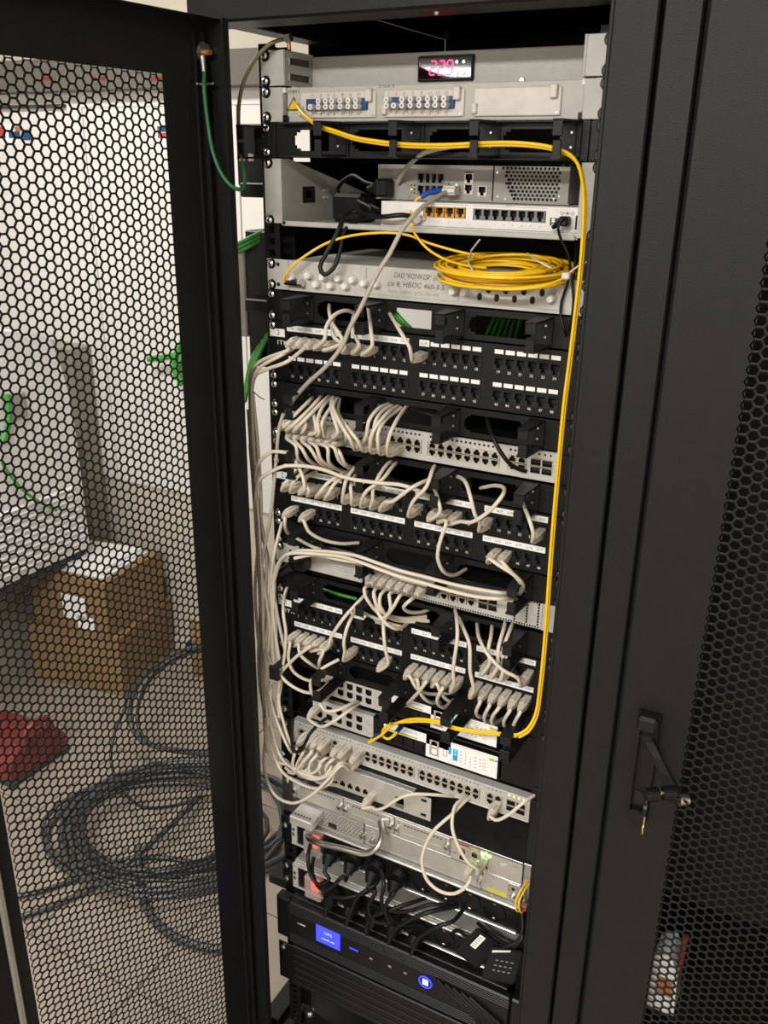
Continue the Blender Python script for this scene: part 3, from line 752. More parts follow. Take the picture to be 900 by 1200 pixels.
YG = 60.0
x0, x1 = at(443, 215, YG)[0], at(667, 215, YG)[0]; zg0, zg1 = zw1 + 1, -3.14 * U
t = thing('office_router', 'grey metal router with a round-hole grille standing on the white gateway', 'router', (50, YG, zg0))
xs_ = at(578, 215, YG)[0]
ph = [at(c, 210, YG)[0] for c in (494, 501.5, 508.5, 516)]; zpu, zpl = at(505, 209, YG)[2], at(505, 223, YG)[2]
hs = [(ph[0] - 6, ph[-1] + 6, zpu - 6.5, zpu + 6.5), (ph[0] - 6, ph[-1] + 6, zpl - 6.5, zpl + 6.5)]
q1, q2 = at(549.5, 209, YG), at(565, 224, YG)
hs += [(q1[0] - 6.5, q1[0] + 6.5, q1[2] - 20, q1[2] + 8), (q2[0] - 6, q2[0] + 6, q2[2] - 6.5, q2[2] + 6.5)]
b = MB().plate(x0, x1, zg0, zg1, hs, YG, 8, 'modem_grey', mb='hole_black'); b.box(x0, x1, YG + 9, YG + 170, zg0, zg1, 'modem_grey', 1)
b.box(xs_ - .8, xs_ + .8, YG - .8, YG, zg0, zg1, 'hole_black'); b.box(x0 - 2, x1 + 2, YG - 1.5, YG, zg0, zg0 + 1.6, 'modem_grey')
part('body', b, t)
b = MB()
gx0, gz1 = at(590, 197, YG)[0], at(590, 197, YG)[2]
n = 0
for r in range(9):
    for c in range(15):
        x = gx0 + c * 5.6 + (r % 2) * 2.8 + (2.2 * r if c == 0 else 0); z = gz1 - r * 4.6
        if x > at(657, 210, YG)[0]: continue
        if x < gx0 + max(0, (r - 2)) * 2.0: continue
        b.cyl((x, YG - .15, z), (x, YG - .5, z), 2.0, 2.0, 6, 'hole_black', smooth=False)
part('ventilation_grille', b, t)
mr = _port(12.4, -6.4, 6.4, False, 'grey_port', hw=4.6, y=-.5, depth=8).mesh('router_port')
for x in ph:
    inst('port', mr, (x, YG, zpu), t); inst('port', mr, (x, YG, zpl), t)
ms = _port(12.6, -6.4, 6.4, False, 'port_metal', hw=4.8, y=-.5, depth=8).mesh('router_port')
inst('port', ms, (q1[0], YG, q1[2]), t); inst('port', ms, (q1[0], YG, q1[2] - 13.5), t); inst('port', ms, (q2[0], YG, q2[2]), t)
b = MB()
q = at(454, 200, YG); b.box(q[0] - 7, q[0] + 7, YG - .4, YG, q[2] - 2, q[2] + 2, 'ink_grey')
for cx, cy, m_ in ((482, 222, 'lime_led'), (482, 217, 'hole_black'), (486, 217, 'hole_black'), (486, 222, 'hole_black'), (482, 226, 'hole_black'), (486, 226, 'hole_black'), (535, 217, 'green_led'), (526, 216, 'hole_black')):
    q = at(cx, cy, YG); b.box(q[0] - .9, q[0] + .9, YG - .6, YG, q[2] - 1, q[2] + 1, m_)
for cx, cy in ((583, 202), (583, 230), (655, 230), (592, 233), (649, 233), (476, 211)):
    q = at(cx, cy, YG); b.cyl((q[0], YG, q[2]), (q[0], YG - .8, q[2]), 1.7, 1.5, 8, 'steel')
for cx, cy, s_ in ((562, 210, 'WAN'), (568, 210, 'LAN'), (564, 234, 'CONSOLE'), (527, 212, 'LINK'), (535, 212, 'ACT')):
    q = at(cx, cy, YG); b.strokes(q[0], q[2], YG - .2, 1.3, 1.6 * len(s_), 'ink_grey')
part('print', b, t)
q = at(476, 222, YG); part('module_cover', MB().prism([(q[0] - 14, q[2] - 12), (q[0] + 4, q[2] - 12), (q[0] + 10, q[2] - 2), (q[0] - 2, q[2] + 10), (q[0] - 14, q[2] + 8)], 'y', YG - 1.2, YG, 'modem_grey'), t)

# ------------------------------------------------------------------ U6: fibre cross box with white caps
t = thing('fiber_cross_box', 'light grey cross box with white screw caps and a handwritten label under the shelf', 'fiber panel', (0, 0, -7 * U))
zb2, zt = -7 * U + .6, -6.04 * U
xr = 228
ov = [(92, 6.69), (104, 6.47), (115.6, 6.69), (127.4, 6.46), (139.7, 6.68), (151.7, 6.45), (163.5, 6.67), (175.6, 6.44)]
hs = []
for x, u in ov:
    z = -u * U; hs += [(x - 3.4, x + 3.4, z - 3, z + 3), (x - 2.3, x + 2.3, z - 4.6, z + 4.6)]
b = MB().plate(-200, xr, zb2, zt, hs, -2, 2.8, 'ear_paint', mb='hole_black'); b.box(-200, 216, .9, 230, zb2, zt, 'ear_paint', 1)
part('body', b, t)
b = MB()
for x in (-75.5, 62.3): b.box(x - .4, x + .4, -2.4, -2, zb2 + 4, zt - 3, 'ink_grey')
b.box(-75, 62, -2.35, -2, zb2 + 4, zb2 + 4.5, 'ink_grey'); b.box(66, 203, -2.35, -2, zb2 + 4, zb2 + 4.6, 'ink_grey'); b.box(203, 203.7, -2.35, -2, zb2 + 4, zt - 5, 'ink_grey')
part('plate_edges', b, t)
for sx in (-1, 1):
    part('mounting_ear', MB().box(-200 if sx < 0 else 228, sx * 240, -2, 0, zb2, zt, 'ear_paint', .6).box(sx * 203 - .4, sx * 203 + .4, -2.3, -2, zb2 + 1, zt - 1, 'ink_grey').cyl((sx * 221, -2, zt - 7), (sx * 221, -2.3, zt - 7), 3, 3, 10, 'hole_black').cyl((sx * 221, -2, zb2 + 7), (sx * 221, -2.3, zb2 + 7), 3, 3, 10, 'hole_black'), t)
screws(t, [(sx * 232.5, -2, z) for sx in (-1, 1) for z in (zt - 6.3, zb2 + 6.3)])
kb = MB().cyl((0, 0, 0), (0, -8, 0), 5.6, 5.3, 14, 'white_plastic'); kb.cyl((0, -8, 0), (0, -11.5, 0), 5.3, 4.0, 14, 'white_plastic'); km = kb.mesh('screw_cap')
for x, u in ((-193.9, 6.55), (-166.2, 6.45), (-141.8, 6.47), (-117, 6.47), (-93.9, 6.48), (-153.2, 6.71), (-129.4, 6.71), (-105.6, 6.69), (-76, 6.55), (-58, 6.56), (57, 6.58), (73.2, 6.58), (189.3, 6.57)):
    inst('screw_cap', km, (x, -2, -u * U), t)
b = MB()
b.text(HAND[0], 12, -6.27 * U, -2.2, 6.6, 'ink', w=90, slant=.12); b.text(HAND[1], 0, -6.53 * U, -2.2, 6.6, 'ink', w=84, slant=.12); b.text(HAND[2], -4, -6.76 * U, -2.2, 4.6, 'ink_grey', w=76, slant=.12)
part('handwriting', b, t, 'handwritten marker text')
part('connector', MB().cyl((-180, 0, -6.7 * U), (-180, -10, -6.7 * U), 5.5, 5, 12, 'ear_paint'), t)

# ------------------------------------------------------------------ managers, patch panels
R4 = (-172, -55, 62, 183)
manager(7, 'black cable manager with four rings directly under the fibre cross box', R4)
win3 = [(2, 0, range(1, 6)), (3, 0, range(6)), (0, 1, range(6)), (1, 1, range(6)), (2, 1, range(6)), (3, 1, range(6))]
patch_panel(8, 3, 'black 48-port patch panel marked 3, topmost of the three patch panels',
            [(0, 0, -46, 46, L_(6), 0), (1, 0, -46, 46, L_(12), 0), (2, 0, -46, -31, ['LL38'], 0)], win3, True)
manager(10, 'black cable manager with four rings under the patch panel marked 3', R4)
full = lambda a, c: [(g, 0, -46, 46, L_(a[g]), 2) for g in range(4)] + [(g, 1, -46, 46, L_(c[g]), 1) for g in range(4)]
manager(12, 'black cable manager with split rings under the upper silver switch', R4, h=42, gap=10)
patch_panel(13, 2, 'black 48-port patch panel marked 2, the middle one of three', full((10, 16, 22, 28), (34, 40, 66, 72)), [], True)
manager(15, 'black cable manager crossed by paired beige cables, under the patch panel marked 2', R4, h=42, gap=8)
manager(17, 'black cable manager above the patch panel marked 1', (-170, -53, 73, 182), h=40, gap=6)
patch_panel(18, 1, 'black 48-port patch panel marked 1, lowest of the three patch panels', full((1, 7, 13, 19), (5, 11, 17, 24)), [], True)
manager(20, 'black cable manager with long deep rings in front of the two stacked switches', (-120, 0, 103, 196), depth=76, h=44, gap=10, wf=17)

# ------------------------------------------------------------------ switches
SWP = {}
def mesh_port(name, wd, h, up, mf='port_metal', hw=4.6):
    return _port(wd, -h / 2, h / 2, up, mf, hw=hw, y=-.5, depth=9).mesh(name)
SP_U = mesh_port('port', 13.2, 9.8, True); SP_D = mesh_port('port', 13.2, 9.8, False)
SFP = MB().plate(-8, 8, -5, 5, [(-6.8, 6.8, -4.2, 4.2)], -.8, 9, 'port_metal', 'hole_black', 'hole_black').box(-6.4, 6.4, 3, 5, -2, 2.4, 'port_grey').mesh('module_cage')
def switch48(num, label, u0, u1, x0, x1, gx, cx_, sx_, Y, sfp4=True):
    z0, z1 = -u1 * U, -u0 * U; h = z1 - z0; zc = (z0 + z1) / 2 - 1.5
    t = thing('network_switch', label, 'network switch', (0, Y, z0))
    cols = [g + 7.6 + (i) * 13.45 for g in gx for i in range(8)] + [cx_ + 7 + i * 13.4 for i in range(2)]
    zu, zd = zc + 5.2, zc - 6.0
    hs = [(g, g + 109, zd - 5, zu + 5) for g in gx] + [(cx_, cx_ + 27.5, zd - 5, zu + 5), (sx_, sx_ + 32, zd - 5.4, zu + 5.4)]
    b = MB().plate(x0, x1, z0, z1, hs, Y, 11, 'switch_silver', 'switch_silver', 'hole_black', thick=14)
    b.box(x0, x1, Y + 14, Y + 240, z0, z1, 'panel_black', 1); b.box(x0, x1, Y - 1.2, Y + .5, z0, z0 + 1.6, 'switch_silver', .5); b.box(x0, x1, Y - 1.2, Y + .5, z1 - 1.2, z1, 'switch_silver', .5)
    part('chassis', b, t)
    b = MB()
    for x in cols:
        for dx in (-3.3, 3.3): b.cyl((x + dx, Y - .1, z1 - 5.5), (x + dx, Y - .6, z1 - 5.5), 1.7, 1.7, 8, 'hole_black' if num == 1 else 'ink_grey')
    for i in range(4): b.cyl((sx_ + 4 + i * 8, Y - .1, z1 - 5.5), (sx_ + 4 + i * 8, Y - .6, z1 - 5.5), 1.5, 1.5, 8, 'hole_black' if num == 1 else 'lime_led')
    part('status_lights', b, t)
    for i, x in enumerate(cols):
        inst('port', SP_U, (x, Y, zu), t); inst('port', SP_D, (x, Y, zd), t)
        SWP[(num, 0, i)] = (x, Y - .6, zu); SWP[(num, 1, i)] = (x, Y - .6, zd)
    for i in range(2):
        for z in (zu, zd): inst('module_cage', SFP, (sx_ + 8 + i * 16, Y, z), t)
    return t
t = switch48(1, 'silver 48-port network switch below the patch panel marked 3', 11.02, 11.97, -217, 212, (-212, -94, 24), 144, 176, 0)
part('mounting_ear', MB().box(-241, -220, -2, 0, -11.97 * U, -11.05 * U, 'panel_black', .6), t); part('mounting_ear', MB().box(220, 241, -2, 0, -11.97 * U, -11.05 * U, 'panel_black', .6), t)
screws(t, [(-232.5, -2, -11.143 * U), (-232.5, -2, -11.857 * U)])
q = at(337, 493.5, -1); b = MB().cyl((q[0], -1, q[2]), (q[0], -2, q[2]), 2.4, 2.2, 10, 'green_led'); part('power_light', b, t, 'green power light')
t = switch48(2, 'silver 48-port network switch low in the rack, left third full of beige plugs', 23.5, 24.5, -217, 217, (-207, -89.5, 26), 145, 179, 0)
part('mounting_ear', MB().box(-241, -218, -2, 0, -24.5 * U, -23.5 * U, 'panel_black', .6), t); part('mounting_ear', MB().box(218, 241, -2, 0, -24.5 * U, -23.5 * U, 'panel_black', .6), t)
screws(t, [(-232.5, -2, -24.35 * U)], False)

# perforated-edge switch with power inlet, U16
u0, u1 = 15.98, 16.93; z0, z1 = -u1 * U, -u0 * U
t = thing('network_switch', 'pale network switch with printed power-supply cover and perforated edges, behind paired beige cables', 'network switch', (0, 0, z0))
xp = -80
xcols = [(-62 + i * 14.6 + (i // 6) * 4) for i in range(14)]; zu, zd = (z0 + z1) / 2 + 5, (z0 + z1) / 2 - 6
hs = [(xcols[0] - 7, xcols[5] + 7, zd - 5, zu + 5), (xcols[6] - 7, xcols[11] + 7, zd - 5, zu + 5), (xcols[12] - 7, xcols[13] + 7, zd - 5, zu + 5)]
b = MB().plate(-78, 210, z0, z1, hs, 0, 11, 'switch_silver', mb='hole_black', thick=14); b.box(-217, 210, 20, 240, z0, z1, 'panel_black')
b.box(-217, -78, 14, 20, z0, z1, 'modem_grey'); b.box(-78, -76, 0, 20, z0, z1, 'switch_silver')
part('chassis', b, t)
b = MB()
for i in range(72):
    for z in (z0 + 2.2, z1 - 2.2): b.box(-78 + i * 3.98, -78 + i * 3.98 + 2.2, -.4, .2, z - 1.3, z + 1.3, 'hole_black')
for x in (170, 188, 205):
    for j in range(8): b.box(x - 1.4, x + 1.4, -.4, .2, z0 + 5 + j * 4.4, z0 + 8 + j * 4.4, 'hole_black')
part('perforation', b, t)
for x in xcols[:12]:
    inst('port', SP_U, (x, 0, zu), t); inst('port', SP_D, (x, 0, zd), t)
for i in range(12): SWP[(3, 0, i)] = (xcols[i], -.6, zu); SWP[(3, 1, i)] = (xcols[i], -.6, zd)
for x in (xcols[12], xcols[13]):
    for z in (zu, zd): inst('module_cage', SFP, (x, 0, z), t)
b = MB().box(-193, -82, 1, 14, z0 + 2, z1 - 1, 'switch_silver', 1.5)
b.text('Zелакс', -124, z1 - 11, .85, 5.2, 'ink', w=24, slant=.2); b.strokes(-100, z1 - 11, .85, 2.4, 20, 'ink_grey')
for i in range(3): b.strokes(-116 + i * 2, z1 - 17 - i * 4.3, .85, 1.5, 36 - i * 4, 'ink_grey')
for i, m_ in enumerate(('lime_led', 'hole_black', 'hole_black')): b.cyl((-87, .9, z1 - 18 - i * 7), (-87, 0, z1 - 18 - i * 7), 1.9, 1.7, 8, m_)
psu = part('power_supply', b, t, 'pale power supply cover with printed lines and a yellow-green light')
part('mounting_ear', MB().box(-241, -196, -2, .6, z0 + 8, z1 - 1, 'shelf_grey', .6), t); part('mounting_ear', MB().box(211, 241, -2, .6, z0, z1, 'shelf_grey', .6), t)
screws(t, [(-232.5, -2, z1 - 6.5)])
q = at(355, 655, 0)
plug_t = thing('power_plug', 'black moulded power plug in the left end of the pale switch', 'power plug', (q[0], -10, q[2]))
b = MB().box(q[0] - 14, q[0] + 17, -22, 0, q[2] - 13, q[2] + 11, 'plastic_black', 3); part('housing', b, plug_t)
b = MB().cyl((q[0] - 8, -20, q[2] - 6), (q[0] - 28, -30, q[2] - 20), 9, 5, 12, 'plastic_black'); part('strain_relief', b, plug_t)

# two stacked ten-port switches on U21-22
def ten_port(num, label, u0, u1, x0, x1, Y):
    z0, z1 = -u1 * U, -u0 * U; zc = (z0 + z1) / 2
    t = thing('network_switch', label, 'network switch', (0, Y, z0))
    S = (x1 - x0) / 300.0; X = lambda f: x0 + f * S
    pc = [X(12 + i * 17.2) for i in range(6)]
    hs = [(c - 7.2, c + 7.2, z, z + 14) for c in pc for z in (zc - 15, zc + 1)]
    hs += [(X(108 + i * 16), X(122 + i * 16), zc - 14, zc + 2) for i in range(5)]
    b = MB().plate(x0, X(104), z0, z1, [h for h in hs if h[1] < X(104)], Y, 9, 'switch_silver', 'hole_black', 'hole_black')
    b.plate(X(104), X(240), z0, z1, [h for h in hs if h[0] > X(104)], Y, 9, 'panel_black', 'hole_black', 'hole_black')
    b.plate(X(240), x1, z0, z1, [], Y, 9, 'panel_black')
    b.box(x0 - 2, x1 + 2, Y + 9, Y + 200, z0 - 1.5, z1 + 1.5, 'panel_black', 1.5)
    part('chassis', b, t)
    me = MB().plate(-7.2, 7.2, -7, 7, [(-5.6, 5.6, -4.6, 5.4), (-3.2, 3.2, -6, -4.6)], -.5, 8, 'switch_silver', 'hole_black', 'hole_black').mesh('port')
    for i, c in enumerate(pc):
        for z in (zc - 8, zc + 8): inst('port', me, (c, Y, z), t)
        SWP[(num, 0, i)] = (c, Y - .6, zc + 8); SWP[(num, 1, i)] = (c, Y - .6, zc - 8)
    for i in range(5):
        part('fibre_socket', MB().box(X(108 + i * 16), X(122 + i * 16), Y - 3, Y + 2, zc - 14, zc + 2, 'plastic_black', .8), t)
        SWP[(num, 2, i)] = (X(115 + i * 16), Y - 3, zc - 6)
    # printed front label with the management port block and the LED field
    b = MB().box(X(122), X(228), Y - 1.0, Y - .2, zc + 4, z1 - .5, 'label_white'); b.box(X(190), X(298), Y - 1.0, Y - .2, z0 + 1, z1 - .5, 'label_white')
    b.strokes(X(160), z1 - 6, Y - 1.15, 1.8, 36, 'ink_grey')
    b.box(X(128), X(176), Y - 1.2, Y - 1, zc + 5.5, zc + 8.5, 'lime_paint')
    b.box(X(225), X(229), Y - 1.2, Y - 1, zc - 2, zc + 11, 'ink_blue'); b.box(X(217), X(223), Y - 1.3, Y - 1, zc - 9, zc + 4, 'ink_grey'); b.box(X(218), X(222), Y - 1.5, Y - 1, zc - 8, zc + 3, 'label_white')
    b.box(X(232), X(239), Y - 1.2, Y - 1, zc - 11, zc + 10, 'ink_blue')
    for j in range(2): b.cyl((X(235.5), Y - 1.1, zc + 7 - j * 6), (X(235.5), Y - 1.8, zc + 7 - j * 6), 1.7, 1.5, 8, 'cyan_led')
    for c in range(5):
        for r in range(4): b.cyl((X(244 + c * 7.2), Y - 1.1, zc + 9 - r * 6 - c * .8), (X(244 + c * 7.2), Y - 1.5, zc + 9 - r * 6 - c * .8), 1.1, 1.1, 6, 'ink_grey' if (c, r) not in ((2, 0), (4, 3)) else 'lime_led')
    for r in range(4): b.box(X(276), X(282), Y - 1.3, Y - 1, zc + 7 - r * 6, zc + 8.4 - r * 6, 'yellow_paint')
    b.box(X(286), X(293), Y - 1.3, Y - 1, z1 - 11, z1 - 6, 'lime_paint'); b.box(X(294), X(297.5), Y - 1.3, Y - 1, z1 - 10, z1 - 7, 'ink_blue')
    part('front_label', b, t, 'white front label with blue print and small indicator lights')
    mp = MB().plate(-8, 8, -14, 14, [(-5, 5, 1, 11), (-3, 3, 11, 12.5), (-5, 5, -11, -1), (-3, 3, -12.5, -11)], -2, 8, 'port_metal', 'hole_black', 'hole_black').mesh('management_ports')
    inst('management_ports', mp, (X(203), Y, zc), t)
    return t
ten_port(4, 'black switch with white front label behind the long cable rings, upper of two stacked', 20.98, 21.9, -152, 158, 2)
ten_port(5, 'black switch with white front label, lower of two stacked, above the 48-port switch', 22.2, 23.15, -176, 163, 0)
t = thing('rack_shelf', 'black shelf carrying the two stacked switches', 'shelf', (0, 0, -23.3 * U))
part('tray', MB().box(-219, 219, 10, 260, -23.3 * U, -23.25 * U, 'panel_black'), t); ears(t, 22.95, 23.4, 'panel_black', sc=False)
part('blank_panel', MB().box(165, 219, 6, 9, -23.2 * U, -20.95 * U, 'panel_black'), t)
screws(t, [(-232.5, -2, -23.07 * U), (-232.5, -2, -22.9 * U - 38)], False)

# small aluminium switch, one ear in view, standing on the router
YS = -8.0
p0, p1 = at(485, 929, YS), at(503, 935, YS)
z1, z0 = at(440, 916, YS)[2] , at(483, 955, YS)[2]
z1 = p0[2] + 1; x1 = p0[0]
t = thing('network_switch', 'small grey switch with one bare mounting ear, standing on the silver router', 'network switch', (-80, YS, z0))
cx_ = [at(c, 921 , YS)[0] for c in (397, 407, 417.5, 427, 436)]
ps = [x1 - 76 - i * 15 for i in range(7)]
hs = [(p - 6.4, p + 6.4, z0 + 7, z0 + 19) for p in ps] + [(x1 - 34, x1 - 18, z0 + 5, z0 + 26)]
b = MB().plate(x1 - 222, x1, z0, z1, hs, YS, 9, 'aluminium', mb='hole_black'); b.box(x1 - 222, x1, YS + 9, YS + 120, z0, z1, 'zinc', 1); b.box(x1 - 222, x1, YS - 1.5, YS + 9, z1 - 1.5, z1 + .6, 'aluminium', .6)
part('chassis', b, t)
me = _port(12.8, -6, 6, True, 'port_metal', hw=4.8, y=-.5, depth=8).mesh('port')
for p in ps: inst('port', me, (p, YS, z0 + 13), t)
SWP[(6, 0, 0)] = (ps[0], YS - .6, z0 + 13)
x2 = p1[0] + 4
b = MB().plate(x1, x2, z0 + 1, z1 - 1, [(x1 + 14, x1 + 24, z1 - 12, z1 - 6), (x1 + 14, x1 + 24, z0 + 6, z0 + 12)], YS - 1, 2, 'aluminium'); part('mounting_ear', b, t)
for sx in (x1 - 205, x1 - 20): part('rubber_foot', MB().cyl((sx, YS + 20, z0 - 3), (sx, YS + 20, z0), 6, 6, 10, 'plastic_black'), t)

# silver router, two rows of covers and a power module with handle
YR = -8.0
zr1, zr0 = -26.22 * U, -28.0 * U; zm = -27.05 * U
z0 = zr0
t = thing('service_router', 'silver metal router with slot covers, power module and shining grab handle', 'router', (0, YR, zr0))
x0, x1 = -216, 217
b = MB().box(x0, x1, YR + 2, YR + 300, zr0, zr1, 'zinc', 1); part('chassis', b, t)
# upper row of interface covers
for i, (a, c) in enumerate(((-216, -112), (-110, -12), (-10, 92))):
    b = MB().box(a, c, YR - 1.5, YR + 3, zm + .6, zr1 - .5, 'router_silver', 1)
    z = (zm + zr1) / 2
    for s_ in (a + 8, c - 8): b.box(s_ - .3, s_ + .3, YR - 1.7, YR - 1.4, zm + 3, zr1 - 3, 'hole_black')
    for k in range(int((c - a - 30) / 6)): b.box(a + 18 + k * 6, a + 21.5 + k * 6, YR - 1.8, YR - 1.4, zr1 - 9, zr1 - 7, 'hole_black')
    b.box(a + 14, c - 14, YR - 2.4, YR - 1.5, z - 7, z - 5.6, 'router_silver')
    cv = part('slot_cover', b, t)
    for s_ in (a + 5, c - 5): part('thumbscrew', MB().cyl((s_, YR - 1.5, z), (s_, YR - 8, z), 4.6, 4.2, 12, 'steel').box(s_ - 3.5, s_ + 3.5, YR - 8.4, YR - 8, z - .7, z + .7, 'hole_black'), cv)
# port section on the right
hs = []; pb = MB()
q_ = [(at(551, 1003, YR), 2), (at(565, 1006, YR), 2), (at(577, 1008, YR), 2)]
xs3 = [(106, 124), (128, 144), (147, 163)]
for a, c in xs3: hs += [(a + 2, c - 2, zm + 3, zm + 14), (a + 2, c - 2, zm + 17, zm + 28)]
b = MB().plate(94, x1, zm - 2, zr1 - .5, hs, YR - 1.5, 8, 'router_silver', mb='hole_black')
b.strokes(99.5, zm + 12, YR - 1.7, 2.6, 9, 'ink'); b.strokes(205, zr1 - 8, YR - 1.7, 1.6, 12, 'ink_grey'); b.box(180, 190, YR - 2, YR - 1.4, zm + 20, zm + 26, 'aluminium')
part('port_plate', b, t)
me = MB().plate(-8, 8, -6.5, 6.5, [(-4.8, 4.8, -5, 3.2), (-2.6, 2.6, 3.2, 5.2)], -.8, 8, 'port_metal', 'hole_black', 'hole_black').mesh('port')
for i, (a, c) in enumerate(xs3):
    for j, z in enumerate((zm + 8.5, zm + 22.5)): inst('port', me, ((a + c) / 2, YR - 1.5, z), t); SWP[(7, 1 - j, i)] = ((a + c) / 2, YR - 2, z)
b = MB().box(103, 126, YR - 2.2, YR - 1.6, zr1 - 5, zr1 - 1.5, 'ink_red')
b.box(130, 142, YR - 2.4, YR - 1.4, zr1 - 4.5, zr1 - 1.5, 'yellow_paint')
for x, z in ((149, zr1 - 5), (155, zr1 - 3), (150, zr1 - 9), (162, zr1 - 6)): b.box(x - 2.2, x + 2.2, YR - 2.6, YR - 1.6, z - 2, z + 2, 'green_led')
for x, z in ((142, zm + 6), (144, zm + 13)): b.box(x - 1.5, x + 1.5, YR - 2.6, YR - 1.6, z - 1.4, z + 1.4, 'green_led')
part('indicator_lights', b, t, 'bright green and yellow indicator lights')
# lower row: perforated power module, blank plate, small end plate
b = MB().box(-68, 150, YR - 1.5, YR + 3, zr0 + 1, zm - .5, 'router_silver', 1)
b.box(-60, 142, YR - 1.8, YR - 1.4, zm - 2.4, zm - 1.7, 'hole_black'); b.strokes(40, zr0 + 18, YR - 1.7, 2.2, 28, 'ink_grey')
part('blank_plate', b, t)
b = MB()
for cx_2 in (-56, 142): b.cyl((cx_2, YR - 1.4, zr0 + 20), (cx_2, YR - 1.9, zr0 + 20), 14, 14, 24, 'zinc'); b.cyl((cx_2, YR - 1.8, zr0 + 20), (cx_2, YR - 2.2, zr0 + 20), 12.6, 12.6, 24, 'router_silver'); b.cyl((cx_2 + 5, YR - 1.5, zr0 + 16), (cx_2 + 5, YR - 9, zr0 + 16), 4.5, 4, 12, 'steel')
for s_ in (-74, -66, -48): b.box(s_ - 2, s_ + 2, YR - 7, YR - 1.4, zr0 + 12, zr0 + 24, 'steel', 1)
part('captive_screws', b, t)
b = MB().box(152, x1, YR - 1.5, YR + 3, zr0 + 1, zm - 2.5, 'router_silver', 1); b.box(160, 195, YR - 1.9, YR - 1.4, zr0 + 3, zr0 + 11, 'yellow_paint'); b.box(196, 214, YR - 2.2, YR - 1.4, zr0 + 3, zm - 6, 'zinc', .6); b.cyl((205, YR - 2, zr0 + 10), (205, YR - 7, zr0 + 10), 4.5, 4, 12, 'steel'); b.cyl((205, YR - 2.2, zr0 + 26), (205, YR - 2.6, zr0 + 26), 3, 3, 10, 'hole_black')
part('end_plate', b, t)
hs = []
for r in range(7):
    for c in range(16):
        xx = -176 + c * 6.6 + (r % 2) * 3.3
        hs.append((xx, xx + 3.2, zm - 5 - r * 5 - 1.5, zm - 5 - r * 5 + 1.5))
b = MB().plate(-200, -70, zr0 + 1, zm - .5, hs, YR - 3, 4, 'router_silver', mb='hole_black'); b.box(-140, -124, YR - 4, YR - 3, zr0 + 8, zr0 + 18, 'port_grey'); b.box(-138, -128, YR - 4.4, YR - 4, zr0 + 8, zr0 + 11, 'brass')
pm = part('power_module', b, t)
# projecting cover and handle of the power module
q0 = at(361, 969, -40); q1 = at(393, 974, -40)
b = MB().box(-196, -150, -52, YR - 3, zr0 + 22, zr0 + 40, 'aluminium', 2)
for k in range(6): b.box(-190 + k * 6, -187 + k * 6, -44, -41, zr0 + 39.5, zr0 + 40.4, 'hole_black')
part('latch_cover', b, pm, 'bright projecting latch cover')
hz = zr0 + 6
path = [at(*p_) for p_ in ((362, 974, -10), (362, 982, -42), (371, 987, -51), (400, 994, -53), (428, 1000, -51), (442, 993, -45), (448, 978, -28), (446, 963, -10))]
def crom(pts, step=6.0):
    P = np.array(pts, float); n = len(P)
    if n == 2: return P
    E = np.vstack([2 * P[0] - P[1], P, 2 * P[-1] - P[-2]]); out = []
    for i in range(n - 1):
        p0, p1, p2, p3 = E[i:i + 4]; L = np.linalg.norm(p2 - p1); k = max(2, int(L / step))
        t0 = 0; t1 = max(1e-3, np.linalg.norm(p1 - p0) ** .5); t2 = t1 + max(1e-3, L ** .5); t3 = t2 + max(1e-3, np.linalg.norm(p3 - p2) ** .5)
        for j in range(k):
            t_ = t1 + (t2 - t1) * j / k
            A1 = (t1 - t_) / (t1 - t0) * p0 + (t_ - t0) / (t1 - t0) * p1; A2 = (t2 - t_) / (t2 - t1) * p1 + (t_ - t1) / (t2 - t1) * p2; A3 = (t3 - t_) / (t3 - t2) * p2 + (t_ - t2) / (t3 - t2) * p3
            B1 = (t2 - t_) / (t2 - t0) * A1 + (t_ - t0) / (t2 - t0) * A2; B2 = (t3 - t_) / (t3 - t1) * A2 + (t_ - t1) / (t3 - t1) * A3
            out.append((t2 - t_) / (t2 - t1) * B1 + (t_ - t1) / (t2 - t1) * B2)
    out.append(P[-1]); return np.array(out)
pp = crom(path, 5); b = MB().tube(pp, 5.6, 8, 'steel'); b.v = [(v[0], v[1], v[2]) for v in b.v]
part('grab_handle', b, pm, 'shining bent metal grab handle')
screws(t, [(-232.5, -2, zr1 - 12)], False)
for sx in (-1, 1): part('mounting_ear', MB().box(sx * 217, sx * 241, YR + 4, YR + 6, zr0, zr1, 'zinc', .6), t)
screws(t, [(-232.5, -4, -28.71 * U + 6)], False)

# ------------------------------------------------------------------ power strips
SOCK = MB().cyl((0, 0, 0), (0, -1.6, 0), 20.5, 20, 28, 'plastic_black', cap=False)
SOCK.add([(20 * math.cos(a), -1.6, 20 * math.sin(a)) for a in np.linspace(0, 2 * math.pi, 28, False)] + [(17.5 * math.cos(a), -1.6, 17.5 * math.sin(a)) for a in np.linspace(0, 2 * math.pi, 28, False)], [(i, (i + 1) % 28, 28 + (i + 1) % 28, 28 + i) for i in range(28)], 'plastic_black')
SOCK.cyl((0, 6, 0), (0, -1.6, 0), 17.5, 17.5, 28, 'plastic_black', cap=False)
SOCK.add([(17.5 * math.cos(a), 5, 17.5 * math.sin(a)) for a in np.linspace(0, 2 * math.pi, 28, False)], [tuple(range(28))], 'hole_black')
for s_ in (-1, 1): SOCK.box(-2.2, 2.2, 0, 5, s_ * 13.5, s_ * 17, 'brass', .4)
SOCK = SOCK.mesh('socket')
SX = (-124, -81, -38, 5, 48, 91, 134, 177)
